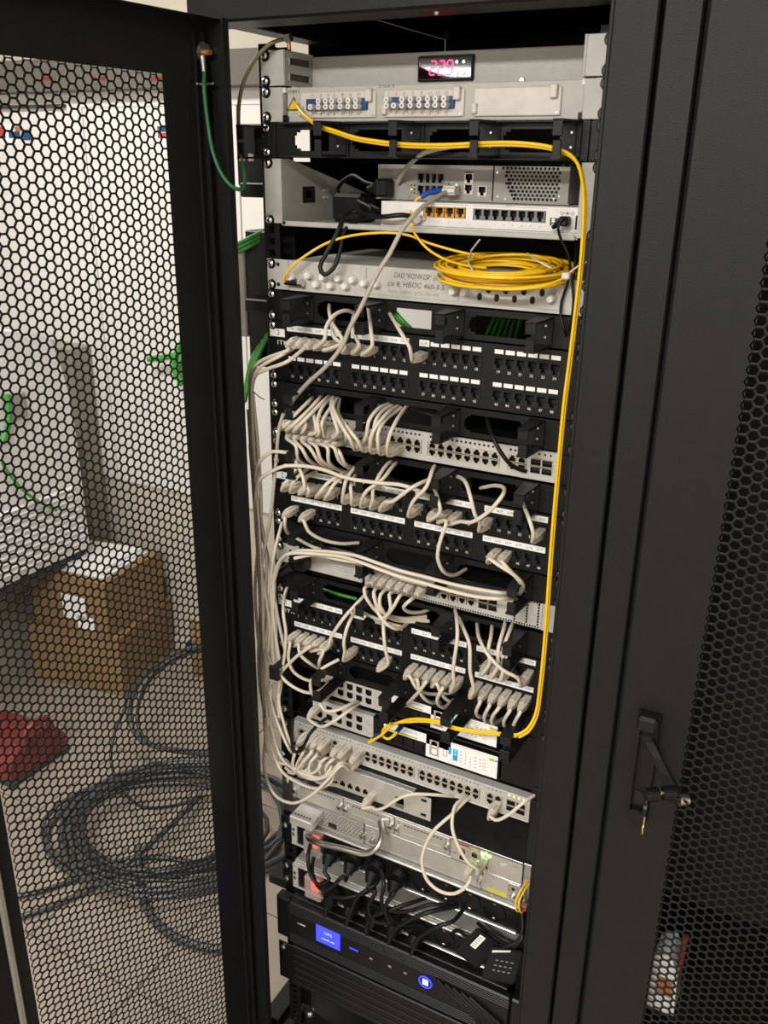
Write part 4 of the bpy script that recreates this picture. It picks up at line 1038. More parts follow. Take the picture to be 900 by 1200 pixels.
def pdu(label, u0, u1, Y):
    z0, z1 = -u1 * U, -u0 * U; zc = (z0 + z1) / 2
    t = thing('power_strip', label, 'power strip', (0, Y, z0))
    b = MB().box(-217, 217, Y + 6, Y + 46, z0 + 2, z1 - 2, 'aluminium', .5)
    for za in (z1 - 9, z0): b.box(-217, 217, Y - 2, Y + 46, za + (0 if za < zc else 5), za + (3 if za < zc else 9), 'aluminium', .8)
    b.box(-217, -206, Y - .5, Y + 6, z0 + 3, z1 - 4, 'switch_silver', .5); b.box(-215, -211, Y - .8, Y, zc - 9, zc - 1, 'ink'); b.box(-215, -210, Y - .8, Y, zc + 3, zc + 9, 'ink')
    part('channel', b, t)
    part('face', MB().box(-205, 217, Y + 2, Y + 7, z0 + 3, z1 - 4, 'plastic_black'), t)
    for x in SX: inst('socket', SOCK, (x, Y + 1.6, zc), t)
    b = MB().box(-184, -148, Y - 15, Y + 2, z0 + 1, z1 - 3, 'red_cap', 3)
    sw = part('switch_cover', b, t, 'clear cover over the red lit switch')
    part('rocker', MB().box(-173, -157, Y - 9, Y + 3, zc - 11, zc + 11, 'red_glow', 2), sw, 'red glowing rocker')
    for sx in (-1, 1): part('mounting_ear', MB().box(sx * 217, sx * 241, Y + 2, Y + 4, z0, z1, 'panel_black', .6), t)
    return t, zc
pd1, zc1 = pdu('upper black power strip with red lit switch, right under the silver router', 28.08, 29.3, -15)
pd2, zc2 = pdu('lower black power strip with red lit switch, just above the uninterruptible power supply', 30.35, 31.55, -15)
screws(pd1, [(-231, -14, -28.5 * U), ], False); screws(pd2, [(-231, -14, -30.6 * U), (-231, -14, -31.3 * U)], False)
# grey tray between the strips
t = thing('steel_tray', 'bare grey steel tray between the two power strips', 'tray', (0, 40, -30.3 * U)); part('sheet', MB().box(-215, 215, -8, 220, -30.3 * U, -30.25 * U, 'aluminium'), t); part('rear_lip', MB().box(-215, 215, 218, 220, -30.25 * U, -29.5 * U, 'aluminium'), t)

# ------------------------------------------------------------------ UPS and battery pack
YU = -45.0
zt, zb2 = -31.74 * U, -33.95 * U
t = thing('uninterruptible_power_supply', 'black uninterruptible power supply with blue lit screen and round blue button', 'power supply', (0, YU, zb2))
prof = [(YU + 14, zt), (YU + 3, zt - 4)]
hgt = zt - zb2
part('body', MB().box(-212, 215, YU + 16, 380, zb2 + 1, zt, 'panel_black', 1.5), t)
b = MB().box(-208, 226, YU, YU + 16, zb2, zt, 'plastic_black', 3)
for dz in (6, 10.5, 15, 19.5): b.box(-207, 225, YU - 1.4, YU + 1, zt - dz - 1.1, zt - dz + 1.1, 'plastic_black', .7)
for dz in (6, 10.5, 15, 19.5, 24): b.box(-207, 225, YU - 1.4, YU + 1, zb2 + dz - 1.1, zb2 + dz + 1.1, 'plastic_black', .7)
fas = part('fascia', b, t)
b = MB().box(-206, 80, YU - 1, YU + .3, zb2 + 28, zt - 23, 'plastic_black', .5); part('control_strip', b, fas)
for i in range(6):
    x = 96 + i * 15; bb = MB()
    pts = [(x, YU - .6, zt - 24 - i * 2), (x + 26, YU - 2.5, zt - 44), (x + 62, YU - 2.5, zt - 62), (x + 96, YU - .6, zb2 + 6)]
    pts = [p for p in pts if p[0] < 224]
    if len(pts) > 2: part('fascia_rib', MB().tube(crom(pts, 8), 5.0, 6, 'plastic_black'), fas)
s0, s1 = at(371, 1085, YU), at(399, 1108, YU)
zs1, zs0 = (at(371, 1084, YU)[2] + at(398, 1092, YU)[2]) / 2, (at(371, 1103, YU)[2] + at(398, 1111, YU)[2]) / 2
b = MB().box(s0[0] - 2, s1[0] + 2, YU - 1.6, YU, zs0 - 2, zs1 + 2, 'display_black', .8); b.box(s0[0], s1[0], YU - 2, YU - 1, zs0, zs1, 'blue_screen')
b.text('UPS', (s0[0] + s1[0]) / 2, zs1 - (zs1 - zs0) * .33, YU - 2.15, 6, 'screen_text', w=16); b.strokes((s0[0] + s1[0]) / 2, zs0 + (zs1 - zs0) * .3, YU - 2.15, 3, 28, 'screen_text')
part('screen', b, t, 'blue lit screen')
q = at(415, 1112, YU); part('status_light', MB().box(q[0] - 9, q[0] + 9, YU - 2, YU, q[2] - .8, q[2] + .8, 'blue_led'), t)
q = at(499, 1150, YU)
b = MB(); b.tube([(q[0] + 12 * math.cos(a), YU - 2.2, q[2] + 12 * math.sin(a)) for a in np.linspace(0, 2 * math.pi, 28)], 1.0, 6, 'blue_led'); b.cyl((q[0], YU, q[2]), (q[0], YU - 2, q[2]), 11, 10.5, 24, 'navy'); b.box(q[0] - 5, q[0] + 5, YU - 2.7, YU - 2, q[2] - 6, q[2] + 6, 'blue_white', .4)
part('power_button', b, t, 'round blue glowing power button')
b = MB()
for px__, py__ in ((435, 1123), (457, 1132), (475, 1140)):
    q = at(px__, py__, YU); b.box(q[0] - 3, q[0] + 3, YU - 1.2, YU - .9, q[2] - 2, q[2] + 2, 'ink_grey')
q = at(354, 1083, YU); b.strokes(q[0], q[2], YU - 1.3, 3, 18, 'ink_white')
part('front_print', b, t)
part('mounting_ear', MB().box(-238, -208, YU + 2, YU + 24, zb2 + 4, zt, 'plastic_black', 3), t); part('mounting_ear', MB().box(226, 244, YU + 2, YU + 24, zb2 + 4, zt, 'plastic_black', 3), t)
zt2, zb3 = zb2 - 6, -36.4 * U
t = thing('battery_pack', 'plain black battery pack under the uninterruptible power supply', 'battery pack', (0, YU, zb3))
b = MB().box(-208, 215, YU + 10, 380, zb3, zt2, 'panel_black', 2); part('body', b, t)
b = MB().box(-206, 222, YU + 2, YU + 10, zb3 + 2, zt2 - 2, 'plastic_black', 2)
for k in range(5): b.box(-200, 216, YU + .5, YU + 3, zb3 + 12 + k * 17, zb3 + 13.6 + k * 17, 'panel_black', .5)
part('fascia', b, t)
part('mounting_ear', MB().box(-240, -206, YU + 8, YU + 12, zb3, zt2 - 12, 'plastic_black', 2), t); screws(t, [(-228, YU + 8, zt2 - 22)], False)
t = thing('support_shelf', 'black support tray carrying the battery pack', 'shelf', (0, 150, zb3 - 8)); part('tray', MB().box(-236, 236, YU + 14, 420, zb3 - 6, zb3 - .5, 'panel_black'), t)

# ------------------------------------------------------------------ cables
def _plug(mbody, mboot, drop=0.0):
    b = MB(); b.box(-5.8, 5.8, -10, 5, -4, 4, mbody, .6)
    secs = []
    for y, w_, h_, dz in ((-7, 6.4, 5.6, 0), (-20, 6.6, 5.8, -.4), (-27, 5.4, 5.0, -1.0), (-34, 3.6, 3.6, -1.8)):
        k = .72
        secs.append([(sx * w_ * (1 if q else k), y, dz + sz * h_ * (k if q else 1)) for sx, sz, q in ((-1, -1, 0), (1, -1, 0), (1, -1, 1), (1, 1, 1), (1, 1, 0), (-1, 1, 0), (-1, 1, 1), (-1, -1, 1))])
    vs_ = [p for s_ in secs for p in s_]
    b.add(vs_, [(i * 8 + k, (i + 1) * 8 + k, (i + 1) * 8 + (k + 1) % 8, i * 8 + (k + 1) % 8) for i in range(3) for k in range(8)] + [tuple(range(8)), tuple(range(24, 32))[::-1]], mboot)
    b.box(-2.4, 2.4, -24, -8, 5.2, 7.2, mboot, .8)
    return b.mesh('plug')
PLUG = _plug('clear_plug', 'beige_boot'); PLUGG = _plug('clear_plug', 'beige_boot')
def rnd(a): return (random.random() - .5) * 2 * a
def W3(p): return at(*p) if len(p) == 3 else p[:3]
def cord(label, pts, port=None, port2=None, r=2.75, m='beige_cable', group='beige patch cords', name='network_cable', cat='cable', n=8, step=6.5):
    P = [W3(p) for p in pts]
    if port is not None:
        x, y, z = port; P = [(x, y - 30, z - 1.6), (x, y - 36, z - 2.4)] + P
    if port2 is not None:
        x, y, z = port2; P = P + [(x, y - 36, z - 2.4), (x, y - 30, z - 1.6)]
    C = crom(P, step)
    L = P[0]
    o = solo(name, MB().tube(C, r, n, m), label, cat, L, group)
    for q in (port, port2):
        if q is not None: inst('plug', PLUG, q, o, rot=(0, 0, 0))
    return o
def S(s, y=-48, **k):
    """'px,py[,Y] px,py ...' to points; Y carries on"""
    out = []; Y = y
    for a in s.split():
        v = a.split(',')
        if len(v) > 2: Y = float(v[2])
        out.append((float(v[0]), float(v[1]), Y))
    return out
NM = {3: 'the patch panel marked 3', 2: 'the patch panel marked 2', 1: 'the patch panel marked 1'}
WORD = ('first', 'second', 'third', 'fourth', 'fifth', 'sixth', 'seventh', 'eighth', 'ninth', 'tenth', 'eleventh', 'twelfth', 'thirteenth', 'fourteenth', 'fifteenth', 'sixteenth', 'seventeenth', 'eighteenth', 'nineteenth', 'twentieth', 'twenty-first', 'twenty-second', 'twenty-third', 'twenty-fourth', 'twenty-fifth', 'twenty-sixth')
def pc(panel, k, s, what='', y=-48, **kw):
    return cord('beige patch cord %sin the %s %s-row socket of the %s patch panel' % (what, WORD[(k - 1) % 24], 'upper' if k < 25 else 'lower', ('lowest', 'middle', 'topmost')[panel - 1]), S(s, y), port=PORT[(panel, k)], **kw)
# panel 3
pc(3, 2, '338,410,-60 306,423,-52 294,437,-38 293,462,-28 295,520 300,600 304,668 306,730 313,790', 'sweeping left ')
pc(3, 3, '330,416,-62 304,431,-55 296,447,-40 295,470,-32 298,540 303,610 307,680 309,760', 'sweeping left ')
pc(3, 4, '338,423,-64 312,433,-56 299,441,-42 295,462,-30 297,520 299,560 304,640 309,700', 'sweeping left ')
pc(3, 5, '381,396,-56 382,384,-50 391,370,-36 404,364,-16 418,368,15', 'arching up ')
pc(3, 6, '402,400,-52 398,392,-50 390,380,-40 386,366,-14 386,357,15')
pc(3, 8, '421,404 414,390,-46 413,378,-30 416,366,15')
pc(3, 7, '404,405,-50 392,396,-44 389,384,-28 392,370,15')
pc(3, 9, '436.5,404,-52 435,390,-48 433,372,-20 431,356,20')
pc(3, 13, '480,407,-52 470,390,-46 460,373,-14 453,361,20', 'climbing alone ')
# panel 3 to gap: long grey cable from the router
cord('long grey cable falling from the white gateway shelf across the rack', S('524,224,45 517,228,30 505,235.5,10 486,251.5,-24 471.5,269,-40 455.5,299.5,-55 445,315.5,-60 434,337,-66 422,362,-70 409.5,385,-72 402,403.5,-72 384.5,426.7,-70 361.5,448,-56 349,462,-34 342,472,-4 338,480,25'), r=3.0, m='grey_cable', group=None)
cord('grey cable curving down from the plastic cable manager to the router', S('560,168,25 528,172,-14 500,178,-20 483,190,5 472,203,40 466,215,56'), r=3.0, m='grey_cable', group=None)
# upper switch
def near(num, row, px__, Y=-20):
    ks = [(abs(_pj((v[0], v[1] + Y, v[2]))[0] - px__), k) for k, v in SWP.items() if k[0] == num and k[1] == row and k not in USED]
    k = min(ks)[1]; USED.add(k); return k
USED = set()
def _pj(p):
    q = (np.array(p, float) - CAM) @ _R; return (450 + FPX * q[0] / -q[2], 600 - FPX * q[1] / -q[2])
SWN = {1: 'the upper silver switch', 2: 'the lower 48-port switch', 3: 'the pale switch', 4: 'the upper stacked switch', 5: 'the lower stacked switch', 6: 'the small eared switch'}
ROWN = ('upper', 'lower', 'fibre')
def sc(num, row, px__, s, what='', y=-48, **kw):
    k = near(num, row, px__)
    return cord('beige patch cord %sin the %s %s-row socket of %s' % (what, WORD[k[2]], ROWN[row], SWN[num]), S(s, y), port=SWP[k], **kw)
for px__, s in ((335, '335,498,-54 345,487,-50 360,472,-28 369,463,14'), (342, '341,500,-56 354,488,-52 370,472,-26 378,462,16'), (350, '348,501,-56 362,487,-52 377,472,-26 386,463,16'),
                (359, '358,500,-50 358,489,-46 366,476,-20 374,466,16'), (369, '371,505,-52 369,493,-50 367,481,-30 369,468,16'), (378, '374,506,-54 372,494,-54 378,477,-30 390,465,16'), (388, '377,497,-50 386,480,-26 398,467,16'),
                (398, '396,505,-60 391,490,-56 388,476,-30 391,464,16'), (408, '404,505,-60 397,492,-58 391,478,-36 396,466,14')):
    sc(1, 0, px__, s, 'bent up ')
for px__, s in ((419, '411,516,-60 401,500,-62 391,482,-44 391,464,14'), (429, '419,516,-58 409,503,-56 397,486,-36 398,468,14')): sc(1, 1, px__, s, 'reaching up ')
for px__, row, s in ((432, 0, '430,508,-54 432,494,-54 442,480,-36 460,472,12'), (440, 0, '438,505,-54 440,494,-52 447,483,-34 464,473,12'), (437, 1, '434,518,-60 437,506,-60 450,488,-44 468,474,12'), (446, 1, '443,520,-58 443,508,-58 450,494,-44 470,478,6'), (458, 1, '454,521,-58 457,509,-58 464,494,-44 477,475,10')):
    sc(1, row, px__, s, 'arching ')
for px__, s in ((340, '347,523,-56 349,537,-48 360,546,-20 372,551,15'), (349, '354,526,-60 361,538,-50 371,545,-20 380,550,15'), (358, '364,526,-60 373,540,-50 384,548,-20 393,552,15'), (368, '371,524,-60 376,538,-54 390,548,-26 400,551,15'), (377, '384,525,-58 385,540,-52 395,550,-26 410,555,12'), (387, '392,525,-58 397,539,-50 409,548,-24 418,547,15'), (397, '398,530,-54 404,543,-44 414,548,-10')):
    sc(1, 1, px__, s, 'drooping ')
cord('thin black cable dropping from the cable manager into the upper silver switch', S('571,488,16 572,497,-10 576,509,-34 585,527,-40 597,543,-34 612,551,-8 616,552,-2'), r=3.0, m='cable_black', group=None)
cord('thin black cable lying behind the upper manager rings', S('470,478,14 490,482,6 512,488,2 530,492,16'), r=2.6, m='cable_black', group=None)
# panel 2
cord('long beige cable drawn level across the manager under the upper silver switch', S('333,545.8,-72 352.6,545.8,-66 377.4,550 406,560,-68 445,566 471,568.5,-66 489,574.5,-58 501,581,-40 510,590,10'), group=None, r=2.9)
cord('beige cable curving left from the upper ring of the manager beside it', S('352,531,10 340,530,-46 333,530,-60 320.6,529,-62 306,539,-52 299,556,-36 299,600,-26 303,660,-22'), group=None)
cord('beige cable curving left from the lower ring of the manager beside it', S('352,547,10 342,546,-46 332,546.7,-62 317,553,-62 303,565,-48 299,582,-34 302,640,-26 308,700,-22'), group=None)
pc(2, 1, '334,566,-52 345,556,-40 352,550,-10 354,545,15')
pc(2, 2, '345,563,-52 356,553,-36 364,549,10')
pc(2, 3, '357,572,-60 354,556,-60 346,540,-50 344,530,-14')
pc(2, 4, '362,574,-56 357,566,-52 362,557,-30 375,552,12')
pc(2, 5, '375,577,-58 383,567,-56 398,557,-40 410,552,10')
pc(2, 6, '385,578,-56 391,568,-54 404,558,-30 412,553,10')
pc(2, 7, '402,580,-54 406,562,-58 416,548,-34 424,541,12')
pc(2, 8, '412,582,-52 411,571,-52 414,562,-30 420,552,12')
pc(2, 9, '425,583,-60 430,575,-62 448,562,-60 459,548,-34 466,541,12')
pc(2, 10, '437,584,-56 437,574,-58 443,560,-52 453,545,-24 461,540,12')
pc(2, 11, '452,588,-60 459,588,-64 483,571,-66 500,563,-44 512,560,8', 'slanting ')
pc(2, 13, '482,592,-60 486,585,-62 500,570,-64 506,553,-50 510,545,10')
pc(2, 15, '516,599,-54 514,588,-52 511,578,-30 508,570,12')
pc(2, 16, '523,611,-56 515,637,-62 513,654,-60 520,670,-46 532,674,-18 546,667,20', 'hooked ')
pc(2, 17, '541,611,-58 552,612,-66 572,600,-70 588,582,-66 591,573,-44 580,569,-10 563,572,18', 'looping ')
pc(2, 19, '562,612,-58 557,604,-64 552,585,-66 547,568,-52 540,560,-20 533,558,14', 'climbing ')
pc(2, 24, '625,625,-54 621,611,-54 616,598,-34 613,587,10')
pc(2, 25, '334,607,-56 334,616,-50 339,626,-20 350,632,-4 367,641,-10 385,645,15')
pc(2, 27, '356,610,-56 361,622,-52 377,632,-36 399,637,-14 420,636,14', 'drooping right ')
pc(2, 44, '574,655,-60 584,662,-60 600,672,-56 612,683,-42 610,695,-6 604,700,15')
pc(2, 45, '588,658,-58 596,667,-56 608,680,-48 611,690,-20 608,700,15')
# paired cables across the manager below panel 2
for i, (dy, lab) in enumerate(((0, 'upper beige cable of the level pair crossing the pale switch'), (6, 'lower beige cable of the level pair crossing the pale switch'))):
    dl = i * 5
    cord(lab, [(p_[0], p_[1], p_[2] - 5.5 * i) for p_ in S('%s,775,-22 %s,740 %s,704,-24 321,%s,-34 328,%s,-52 338,%s,-66 349,%s,-66 370,%s,-62 399,%s,-64 420,%s,-68 440,%s,-66 470,%s,-64 498,%s,-64 530,%s,-62 560,%s,-62 585,%s,-60 600,%s,-30 608,%s,10' % (
        316 + dl, 314 + dl, 316 + dl, 682 - dy, 660 - dy * .4, 649, 645.5 + dy * .4, 645.5 + dy * .6, 648 + dy * .7, 652 + dy, 659 + dy * 1.1, 669 + dy * 1.2, 676 + dy * 1.3, 684.5 + dy * 1.4, 690.5 + dy * 1.5, 694.5 + dy * 1.2, 695 + dy, 697 + dy))], group=None, r=2.75)
cord('third beige cable under the level pair crossing the pale switch', S('345,654,-64 370,650,-60 399,656,-62 428,660.7,-66 450,669,-64 471,677.6 497,685,-58 508,689,-30 515,692,5'), group=None, r=2.8)
for px__, s in ((436, '427,690,-58 428,698,-60 434,708,-58 446,720,-40 470,725,-10 500,722,15'), (446, '438,694,-58 440,706,-60 448,717,-52 466,724,-20 500,726,15'), (455, '446,697,-56 445,708,-58 452,720,-50 470,728,-16 503,728,15'),
                (466, '456,697,-58 458,712,-60 452,724,-56 446,729,-34 432,723,-4 426,718,12'), (476, '468,699,-60 460,713,-62 448,725,-56 434,722,-30 424,716,10'), (487, '480,704,-58 473,711,-56 479,717,-38 496,717,-4 506,712,15')):
    sc(3, 0, px__, s, 'fanning down ')
cord('beige cable looped low under the fan of plugs of the pale switch', S('440,700,-30 442,716,-54 452,730,-56 464,737,-44 474,733,-16 480,728,12'), group=None)
# panel 1
pc(1, 27, '364,757,-56 348,769,-56 330,787,-46 318,800,-34 312,820,-22', 'leading left ')
pc(1, 28, '379,762,-56 374,776,-54 378,784,-24 390,788,12')
pc(1, 29, '385,757,-60 388,747,-64 403,724,-62 424,701,-40 432,692,10', 'slanting up ')
pc(1, 31, '404,763,-56 403,752,-62 407,735,-58 417,714,-34 424,704,10', 'bowed ')
pc(1, 35, '455,777,-54 452,763,-60 450,747,-62 449,727,-44 448,712,0')
pc(1, 25, '340,753,-56 338,770,-54 344,787,-46 360,797,-34 378,797,-10 392,794,12')
pc(1, 26, '350,755,-56 351,766,-54 363,777,-44 376,784,-16 388,786,12')
pc(1, 37, '480,792,-56 488,806,-50 503,813,-24 528,812,10', 'drooping ')
pc(1, 38, '489,796,-56 492,811,-50 502,822,-30 516,823,10', 'drooping ')
pc(1, 39, '500,798,-60 493,808,-56 482,820,-34 474,828,5', 'drooping ')
pc(1, 40, '512,801,-56 517,813,-48 528,822,-28 542,818,10', 'drooping ')
pc(1, 41, '519,806,-58 513,817,-54 513,824,-44 520,829,-24 532,820,10', 'drooping ')
pc(1, 42, '532,800,-56 531,786,-62 536,745,-62 535,724,-40 533,714,10', 'rising straight ')
pc(1, 43, '555,807,-56 551,787,-62 550,755,-60 542,734,-36 536,720,10', 'rising straight ')
pc(1, 24, '606,794,-56 589,785,-64 571,766,-64 562,749,-46 559,730,12', 'crossing ')
pc(1, 20, '574,776,-52 572,762,-54 575,748,-40 577,730,12')
pc(1, 21, '583,781,-50 584,760,-54 590,738,-30 592,728,12')
pc(1, 22, '590,784,-46 590,760,-52 597,740,-30 601,730,12')
pc(1, 44, '563,822,-56 558,834,-46 562,840,-24 572,838,10', 'hooked down ')
pc(1, 45, '574,826,-58 568,838,-50 569,846,-34 580,842,10', 'hooked down ')
pc(1, 46, '585,829,-58 577,840,-52 577,848,-38 590,842,10', 'hooked down ')
pc(1, 47, '598,832,-58 591,844,-50 592,851,-34 604,848,10', 'hooked down ')
pc(1, 48, '610,834,-58 603,847,-50 601,857,-34 612,860,10', 'hooked down ')
# the bundle to the left of the rail
for i, s in enumerate(('332,485,-58 327,502,-56 324,535,-54 320,578,-50 317,605,-46 311.7,633,-36 306,668,-30 305,705 311,758 318,778',
                       '293,470,-26 299,530,-22 301,590 302,640,-24 299,690 302,740 309,800 314,850,-30', '294,500,-26 299,580,-24 303,640 310,690,-28 316,735 313,790 321,834 338,876,-40 345,884,-20',
                       '292,480,-26 296,540 304,600,-22 312,650,-26 310,720 306,780 309,830 312,880', '296,460,-26 302,520,-22 306,590 305,650,-20 312,700 309,760 313,795 326,845 340,870,-30 350,880,-10',
                       '334,600,14 328,622,-14 322,645,-30 318,680 321,730 330,795,-30 327,822 333,849,-40 341,872,-38 352,884,-10', '291,480,-26 297,560,-24 306,620,-20 318,670 325,720,-30 335,765,-44 340,778,-30',
                       '293,520,-24 299,600 303,670,-18 305,720,-20 303,780 309,830 320,870 333,885,-20', '338,685,10 333,700,-30 332,718,-56 335,740,-58 334,765,-52 330,790,-44 326,815,-30 327,840')):
    cord('beige cable running down in the loose bundle left of the mounting rail', S(s, -24), group='loose cable bundle left of the rail', r=2.7, m='beige_cable' if i % 3 else 'grey_cable')
cord('beige cable crossing in front of the blank panel left of the stacked switches', S('326,788,-50 338,801,-56 356,810.7,-50 366,812,-40 378,807,-16 384,800,10'), group=None)
cord('beige cable bowed between the lowest patch panel and the stacked switches', S('397,773,-30 385,779,-44 373,787,-52 364,800,-52 366,813,-46 376,818,-20 384,815,8'), group=None)
cord('thin tie wire around the beige cables near the number 3', S('293,457,-34 297,459,-36 305,466,-38 310,468,-38'), r=.7, m='cable_black', group=None, name='tie_wire')
# stacked switches
cord('beige patch cord leaving the upper stacked switch in a shallow loop', S('374,822,-46 380,832,-50 392,833,-50 409,826,-30 419,822,0'), port=SWP[(4, 1, 0)], group=None)
cord('beige patch cord leaving the lower stacked switch in a shallow loop', S('374,851,-46 380,851,-52 393,844,-52 410,832,-34 420,825,0'), port=SWP[(5, 0, 0)], group=None)
cord('black cable in a narrow loop before the beige plugs of the lower switch', S('343,842,-50 342,866,-58 345,881,-60 353,879,-60 363,860,-58 372,850,-40 382,842,0'), r=3.0, m='cable_black', group=None)
# lower 48-port switch: beige plugs in the left third
for i, (px__, s) in enumerate(((352, '347,878,-54 343,896,-50 350,908,-30 360,912,10'), (362, '356,880,-54 348,896,-50 346,906,-36 338,905,-20'), (371, '366,880,-56 352,897,-58 344,906,-44 335,900,-26'), (381, '371,885,-56 363,895,-60 364,908,-56 374,917,-38 392,920,-8'),
                               (391, '381,889,-56 374,896,-58 376,907,-52 388,912,-20'), (400, '390,890,-56 382,899,-58 386,911,-46 398,914,-10'), (410, '399,894,-58 386,908,-64 366,913,-60 347,903,-40 334,890,-24'))):
    sc(2, 0, px__, s, 'drooping ')
for i, (px__, s) in enumerate(((410, '400,897,-62 384,914,-70 363,933,-72 342,941,-66 321,930,-50 310,903,-36 311,867,-26 317,838 318,800'), (400, '393,902,-60 388,916,-62 372,924,-60 347,916,-48 329,902,-36 314,860,-24 310,820'),
                               (391, '388,900,-58 377,911,-60 352,905,-54 330,888,-34 318,850,-24 314,800'), (381, '376,896,-58 366,906,-56 340,897,-40 322,891,-28 313,878 311,840'), (371, '366,894,-54 356,904,-46 346,900,-24'), (362, '356,893,-54 350,903,-40 340,903,-24'))):
    sc(2, 1, px__, s, ('in long loop ', 'in second loop ', 'in inner loop ', 'swinging left ', 'drooping ', 'drooping ')[i])
sc(2, 1, 578, '574,956,-50 580,961,-54 594,956,-56 614,940,-48 626,932,-30', 'sweeping right ')
cord('beige patch cord from the small eared switch swinging right', S('436,946,-44 441,949,-50 451,946,-52 465,937,-50 481,931,-44 504,931,-30 528,933,-6 540,934,25'), port=SWP[(6, 0, 0)], group=None)
cord('beige cord falling in the narrower loop to the silver router', S('556,928,25 543,936,-10 533,945,-34 530,970,-56 538,993,-64 550,1012,-66 560,1018,-58'), port2=SWP[(7, 0, 2)], group=None, r=2.9)
cord('beige cord falling in the wide round loop to the silver router', S('560,930,25 546,938,-10 531,953,-36 508,974,-60 497,995,-70 494.5,1011,-74 501,1032,-78 517,1045,-80 533,1047,-78 547,1038,-72 552,1028,-62'), port2=SWP[(7, 1, 1)], group=None, r=2.9)
# power leads of the upper equipment
cord('thin black lead from the white gateway power socket down the right side', S('666,258,-10 660,258,-18 655,263,-22 654,268,-22 658,282,-18 666,297,-14 668,316,-10 664,336,-8 658,353,-8 657,370,-10 662,388,-12 664,398,20'), r=1.7, m='cable_black', group=None, name='power_lead')
cord('second thin black lead behind the yellow fibre on the right', S('676,285,25 674,310,-4 671,330,-8 672,352,-8 669,380,-6 662,400,15'), r=1.7, m='cable_black', group=None, name='power_lead')
cord('thick black lead looping over the left edge of the shelf', S('480,253,2 470,252,-6 450,254,-8 430,252,10 415,248,20 404,252,4 396,272,-12 382,298,-24 375,313,-28 380,322,-30 391,314,-26 399,292,-16 404,270,-4 420,258,14 436,247,40 420,236,70'), r=3.2, m='cable_black', group=None, name='power_lead')
cord('black lead resting in the dark left half of the shelf', S('448,218,56 430,214,70 412,206,100 396,222,120 402,240,110 430,240,90 445,246,60'), r=3.0, m='cable_black', group=None, name='power_lead')
q = at(454, 220, 56)
pt_ = thing('power_plug', 'black ribbed power plug on the left of the grey router', 'power plug', q)
part('housing', MB().box(q[0] - 10, q[0] + 10, 36, 58, q[2] - 12, q[2] + 12, 'plastic_black', 3).box(q[0] - 13, q[0] - 10, 38, 54, q[2] - 8, q[2] + 8, 'plastic_black', 1), pt_)
part('strain_relief', MB().cyl((q[0] - 12, 46, q[2]), (q[0] - 30, 56, q[2] - 2), 7, 4, 10, 'plastic_black'), pt_)
q = at(410, 228, 90); zsh = -4.94 * U
solo('power_adapter', MB().box(q[0] - 26, q[0] + 26, 80, 130, zsh + .5, zsh + 40, 'plastic_black', 5), 'black power adapter block in the dark left half of the shelf', 'power adapter', (q[0], 100, zsh))
q = at(500, 227, 40)
cord('short blue sleeved fibre lead plugged into the front of the grey router', S('522,223,50 510,224,40 500,227,32 493,231,28'), r=3.6, m='blue_boot', group=None, name='fiber_lead')
q = at(663, 258.5, 8)
dc = thing('power_plug', 'small black angled power plug on the right of the white gateway', 'power plug', q)
part('housing', MB().box(q[0] - 7, q[0] + 5, 0, 14, q[2] - 6.5, q[2] + 5, 'plastic_black', 2), dc)
part('strain_relief', MB().cyl((q[0] - 5, 4, q[2] - 2), (q[0] - 11, -6, q[2] - 8), 4, 2.4, 10, 'plastic_black'), dc)
# clear plug in the router module
q = at(531, 223, 56); solo('cable_connector', MB().box(q[0] - 9, q[0] + 9, 42, 58, q[2] - 6, q[2] + 6, 'clear_plug', 1).box(q[0] - 9.3, q[0] + 9.3, 40, 44, q[2] - 3, q[2] + 3, 'zinc', .5), 'pale ribbed connector plugged into the grey router', 'connector', (q[0], 58, q[2]))

# yellow fibres
YM = dict(m='yellow_fiber', r=2.1, group=None, name='fiber_cable')
q0 = 'yellow fibre from the optical panel over the hooks down the right side'
def yel(dx, dy): return '%g,%g,-2 355,133,-22 366,142,-34 378,148.6,-40 392,153,-42 415,160.6,-42 440,165,-42 455,167,-42 480,169,-42 520,169.5,-42 555,168,-42 580,167 610,167.5 640,171 655,175,-42 668,181,-38 677,192,-34 682,210,-30 684,232,-26 683.5,260,-26 681,300,-28 674.5,360,-34 668,415,-38 661,470,-42 656,520,-44 652.5,560 649,600 645,650 641.5,700 638,750,-46 633,800,-50 627,838,-56 617,855,-62 606,861,-66' % (345 + dx, 120 + dy)
cord(q0 + ', outer strand', S(yel(0, 0), -42), **YM)
cord(q0 + ', inner strand', [(p[0] + 1.9, p[1] + 2.9, p[2] + 2.5) for p in S(yel(0, 0), -42)], **YM)
cord('yellow fibre slanting left to the blue plug of the lower stacked switch', S('606,861,-66 597,860.5,-66 576,858,-66 553,855.6,-66 532,852,-66 521,847,-66 500,843,-62 480,843,-58 460,850,-54 446,862,-50 433,869.6,-46'), **YM)
cord('yellow fibre curling under itself to the second blue plug', S('606,863,-64 597,862.5,-64 576,860,-64 553,857.6,-64 532,854,-64 521,849.5,-64 500,845.5,-60 478,846,-56 460,848,-52 449,855,-48 449,863,-44 454.7,866,-42 461,862.4,-40'), **YM)
